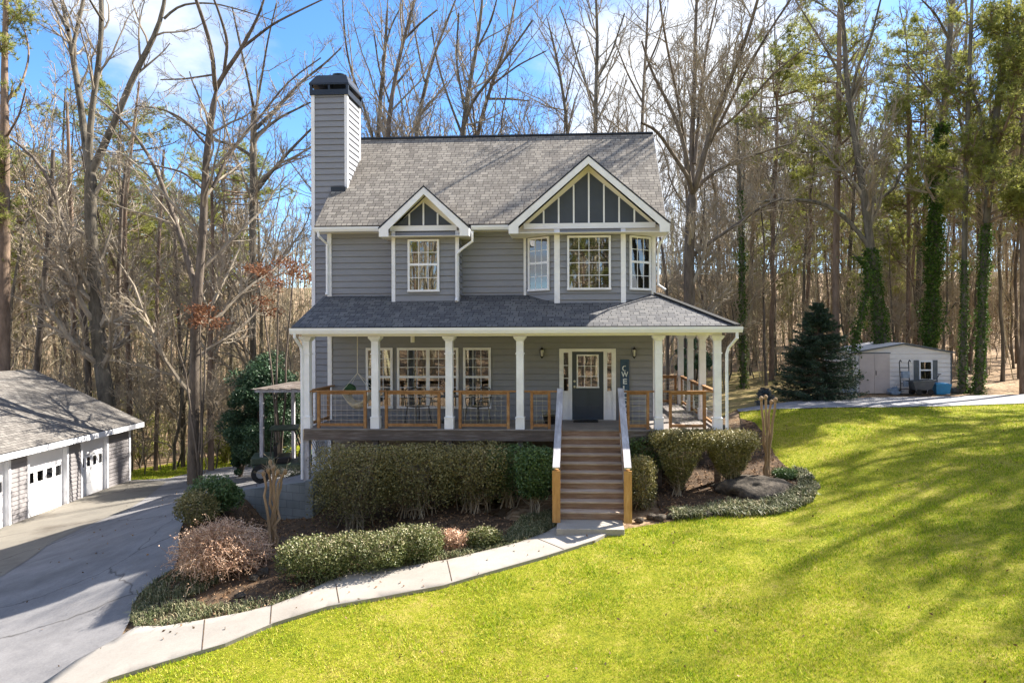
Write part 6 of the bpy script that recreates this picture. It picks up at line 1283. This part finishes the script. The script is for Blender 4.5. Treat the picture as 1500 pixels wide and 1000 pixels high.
evergreen('yard_evergreen', 1016, 600, 25.5, 1.6, 3.4, 9000, .10, 'holly_leaf', 'dark evergreen seen between the right porch columns', 315, z0=.2, aspect=.55, nclump=30)
for i, (px, py, D, w, h, lab) in enumerate(((140, 590, 37, 5.0, 4.6, 'yellow green leafy thicket behind the garage roof beside the big forked tree'), (205, 640, 38, 4.5, 3.6, 'yellow green thicket between the slim trunks right of the garage'), (330, 640, 38, 3.0, 2.6, 'olive thicket right of the dark forked tree'))):
    evergreen('leafy_thicket', px, py, D, w, h, 5200, .10, 'yellow_green_leaf', lab, 320+i, z0=0, cat='shrub', trunk_r=.05, nclump=60)

# --- forest copies
bare = [bare_mesh(400+i, H, r, lean, (24, 150, 760), t0, fk, bk, tw, .011, .10, .10) for i, (H, r, lean, t0, fk, bk, tw) in enumerate(((21, .15, .05, .45, 0, 'bark_grey', 'twig_grey'), (23, .17, .03, .4, 1, 'bark_dark', 'twig_grey'), (19, .11, .08, .35, 0, 'bark_grey', 'twig_tan'), (22, .19, .04, .35, 2, 'bark_grey', 'twig_grey'), (17, .09, .10, .3, 1, 'bark_dark', 'twig_tan')))]
sap = [bare_mesh(420+i, H, r, .12, (20, 110, 420), .12, fk, 'bark_grey', 'twig_tan', .009, .08, .08, (.4, 1.1), .45) for i, (H, r, fk) in enumerate(((7.5, .05, 1), (6, .04, 2), (9, .07, 1), (5, .035, 3)))]
pine = [pine_mesh(440+i, H, r, t0, nb, npf, L0) for i, (H, r, t0, nb, npf, L0) in enumerate(((25, .18, .55, 50, 1150, 3.4), (22, .15, .45, 56, 1200, 3.0), (27, .2, .6, 46, 1100, 3.8), (15, .13, .25, 60, 1100, 2.6)))]
rngF = np.random.default_rng(777); used = []
def forest(n, pxr, Dr, kind, meshes, label, cat, group, sc=(.85, 1.15), mind=1.6, tilt=.03, zsc=None, bias=1.0, no=None):
    k = 0; tries = 0
    while k < n and tries < n*60:
        tries += 1; px = rngF.uniform(*pxr); D = Dr[0]+(Dr[1]-Dr[0])*rngF.uniform()**bias; g = at_d(px, 500, D); x, y = g[0], g[1]
        if any((x-a)**2+(y-b_)**2 < mind**2 for a, b_ in used): continue
        lo = np.array((x, y))-Fp; u, v = lo @ ga, lo @ gn
        if -18 < u < 1.5 and -1 < v < 10: continue
        if -6 < u < 30 and v < 0 and y < 13 and px < 460: continue
        if px > 1040 and D < 33.8 + (2.5 if 1215 < px < 1420 else 0): continue
        if no and no(x, y, px, D): continue
        pd = abs((x+15.5)*SUN[1]-(y-5)*SUN[0])/math.hypot(SUN[0], SUN[1]); al = ((x+15.5)*SUN[0]+(y-5)*SUN[1])/math.hypot(SUN[0], SUN[1])
        if pd < 6.5 and 0 < al < 27 and kind != 'sapling': continue
        used.append((x, y)); s = rngF.uniform(*sc); near = 'nearer' if D < (Dr[0]+Dr[1])/2 else 'farther'
        if px < -65: wh = 'beyond the left edge'
        elif px < 205: wh = 'above the garage roof'
        elif px < 462: wh = 'between the garage corner and the chimney'
        elif px < 700: wh = 'over the left half of the house roof'
        elif px < 978: wh = 'over the right half of the house roof'
        elif px < 1240: wh = 'between the house and the shed'
        else: wh = 'behind and right of the shed'
        place(kind, meshes[rngF.integers(len(meshes))], x, y, rngF.uniform(0, 6.28), (s, s*rngF.uniform(.9, 1.12)), '%s in the %s woods %s' % (label, near, wh), cat, '%s %s, %s' % (group, wh, near), (rngF.normal()*tilt, rngF.normal()*tilt)); k += 1
forest(34, (-60, 455), (34, 78), 'bare_tree', bare, 'bare grey trunked tree', 'tree', 'bare trees', bias=1.1, no=lambda x, y, px, D: px > 230 and D < 44)
forest(30, (-60, 340), (40, 72), 'pine_tree', pine[:3], 'tall pine with olive crown', 'tree', 'pines', sc=(.72, .95))
forest(34, (30, 460), (31, 60), 'sapling', sap, 'thin leafless sapling', 'tree', 'saplings', bias=1.4, mind=1.2)
forest(26, (470, 975), (42, 78), 'bare_tree', bare, 'bare twiggy tree', 'tree', 'bare trees', sc=(.9, 1.15))
forest(4, (780, 900), (42, 54), 'pine_tree', pine[:3], 'green crowned pine', 'tree', 'pines', sc=(.55, .62))
forest(2, (520, 620), (46, 56), 'pine_tree', pine[:3], 'faint olive pine', 'tree', 'pines', sc=(.62, .7))
forest(34, (985, 1540), (36, 80), 'bare_tree', bare, 'bare grey trunked tree', 'tree', 'bare trees', bias=1.3)
forest(34, (1080, 1540), (38, 78), 'pine_tree', pine, 'pine with olive green crown', 'tree', 'pines', sc=(.55, .9))
forest(40, (975, 1540), (34, 65), 'sapling', sap, 'thin leafless sapling', 'tree', 'saplings', bias=1.3, mind=1.1)
forest(8, (-520, -70), (34, 60), 'bare_tree', bare, 'bare grey trunked tree', 'tree', 'bare trees left of the frame')
# trees out of the frame whose shadows fall on the lawn, and that the windows mirror
lawn_b = [bare_mesh(430+i, 19+i, .36, .05, (26, 150, 500), .35, fk, BG, 'twig_grey', .011, .10, .12) for i, fk in enumerate((1, 3, 2))]
for i, (x, y, k, s) in enumerate(((21.5, 3.5, 0, .9), (24, 7.5, 1, 1.0), (23.5, -1.0, 2, .95), (27.5, 11.5, 0, 1.3), (31, 15, 1, 1.3), (34, 8, 2, 1.1), (22.5, 5.7, 1, .8), (25.5, 3.0, 0, .9), (19.2, 1.3, 1, .75), (28, 7, 2, .95), (24, 10.5, 0, .85), (18.3, -1.8, 2, .8), (20.8, 1.0, 0, .9), (23, 2.2, 1, .9), (26.5, 5.5, 0, 1.0), (30.5, 12.5, 1, 1.25))):
    place('bare_tree', lawn_b[k], x, y, i*1.3+.4, (s, s), 'tall bare tree beside the lawn beyond the right edge', 'tree', 'trees beyond the right edge of the lawn')
for i, (x, y, k, s) in enumerate(((31, 6.5, 0, .8), (28.5, 15.5, 2, .8), (36, 11, 2, .9), (23.5, 5.0, 1, .7), (30, 10, 0, .85), (35, 17, 0, .9), (39, 7, 1, 1.0))): place('pine_tree', pine[k], x, y, i*2.1, (s, s), 'tall pine beside the lawn beyond the right edge', 'tree', 'pines beyond the right edge of the lawn')
for i, (x, y, k, s) in enumerate(((-10, -42, 0, .9), (-4, -38, 3, .9), (2, -44, 1, 1), (8, -39, 4, 1), (14, -45, 3, 1), (20, -40, 0, .9), (-17, -40, 1, .9), (-24, -34, 3, .9), (27, -46, 1, 1), (5, -50, 0, 1.1), (-8, -52, 3, 1.1), (16, -54, 1, 1.1))):
    place('bare_tree', bare[k], x, y, i*1.7, (s, s), 'bare tree across the front yard behind the photographer', 'tree', 'trees across the front yard')

for i, (x, y, k, s) in enumerate(((-9, -33, 1, .7), (-5, -41, 0, .8), (0, -35, 3, 1.1), (4, -37, 1, .8), (7, -33, 3, 1.2), (11, -42, 2, .8), (15, -35, 1, .75), (19, -40, 0, .8), (-14, -36, 2, .7), (-20, -34, 1, .8), (24, -36, 3, 1.2), (2, -48, 0, .9), (-3, -33.5, 3, .9))):
    place('pine_tree', pine[k], x, y, i*1.9, (s, s), 'pine across the front yard behind the photographer', 'tree', 'pines across the front yard')
# --- far-off wood and brush as one mass each
def far_wood(name, specs, label, seed):
    rng = np.random.default_rng(seed); Vs = []; Fs = []; rn = []; off = 0
    for (n, pxr, Dr, hr, r0, branch) in specs:
        px = rng.uniform(*pxr, n); D = rng.uniform(*Dr, n); g = np.array([at_d(a, 500, b_) for a, b_ in zip(px, D)]) if Dr[0] > 0 else np.column_stack((px, D, D)); z = tz(g[:, 0], g[:, 1], False); H = rng.uniform(*hr, n); K = 6; s = np.linspace(0, 1, K)
        ok = np.ones(n, bool); lo = g[:, :2]-Fp; u_, v_ = lo @ ga, lo @ gn; ok &= ~((u_ > -18) & (u_ < 1.5) & (v_ > -1) & (v_ < 10)); ok &= ~((px > 1030) & (D < 36.5) & (D > 0))
        g = g[ok]; z = z[ok]; H = H[ok]; n = len(g)
        Q = np.zeros((n, K, 3)); Q[:, :, :2] = g[:, None, :2]; Q[:, :, 2] = z[:, None]-.2+H[:, None]*s; Q[:, 1:, :2] += np.cumsum(rng.normal(size=(n, K-1, 2))*(H*.022)[:, None, None], axis=1); R = (r0*H)[:, None]*np.linspace(1, .3, K)[None]
        C, R1 = spawn(Q, R, n*branch, rng, .2, 1., (.35, 1.), .34, 4, .2, .06, .45, .6); C2, R2 = spawn(C, R1, n*branch*3, rng, .15, 1., (.35, 1.), .5, 3, .2, .05, .6, .4)
        for (P, R_, q) in ((Q, R, 4), (C, np.maximum(R1, .010), 3), (C2, np.maximum(R2, .009), 3)):
            V, F = tubes(P, R_, q); Vs.append(V); Fs.append(F+off); off += len(V); rn.append(np.repeat(np.clip(rng.normal(.5, .18, len(P)), 0, .85), P.shape[1]*q))
    V = np.concatenate(Vs); F = np.concatenate(Fs); me = raw_mesh(name, V, F.ravel(), np.full(len(F), 4), 'far_wood', rnd=np.concatenate(rn)); return tag(link(name, me), label, 'woods', kind='stuff')
far_wood('distant_woods', [(560, (-120, 1620), (66, 100), (12, 19), .0045, 13), (560, (-800, 2100), (95, 150), (15, 22), .006, 9), (170, (-800, -100), (45, 95), (12, 19), .006, 10), (90, (1600, 2200), (45, 95), (12, 19), .006, 10)], 'far-off bare brown woods closing the view behind the trees', 501)
far_wood('underbrush', [(420, (-60, 460), (34, 72), (2, 10), .004, 9), (440, (970, 1560), (37, 75), (2, 11), .004, 9), (200, (460, 980), (32, 70), (3, 9), .005, 6)], 'tangled tan leafless brush filling the woods floor', 502)
far_wood('woods_across', [(620, (-60, 60), (-80, -40), (12, 24), .009, 9)], 'bare woods across the front yard that the house windows mirror', 503)
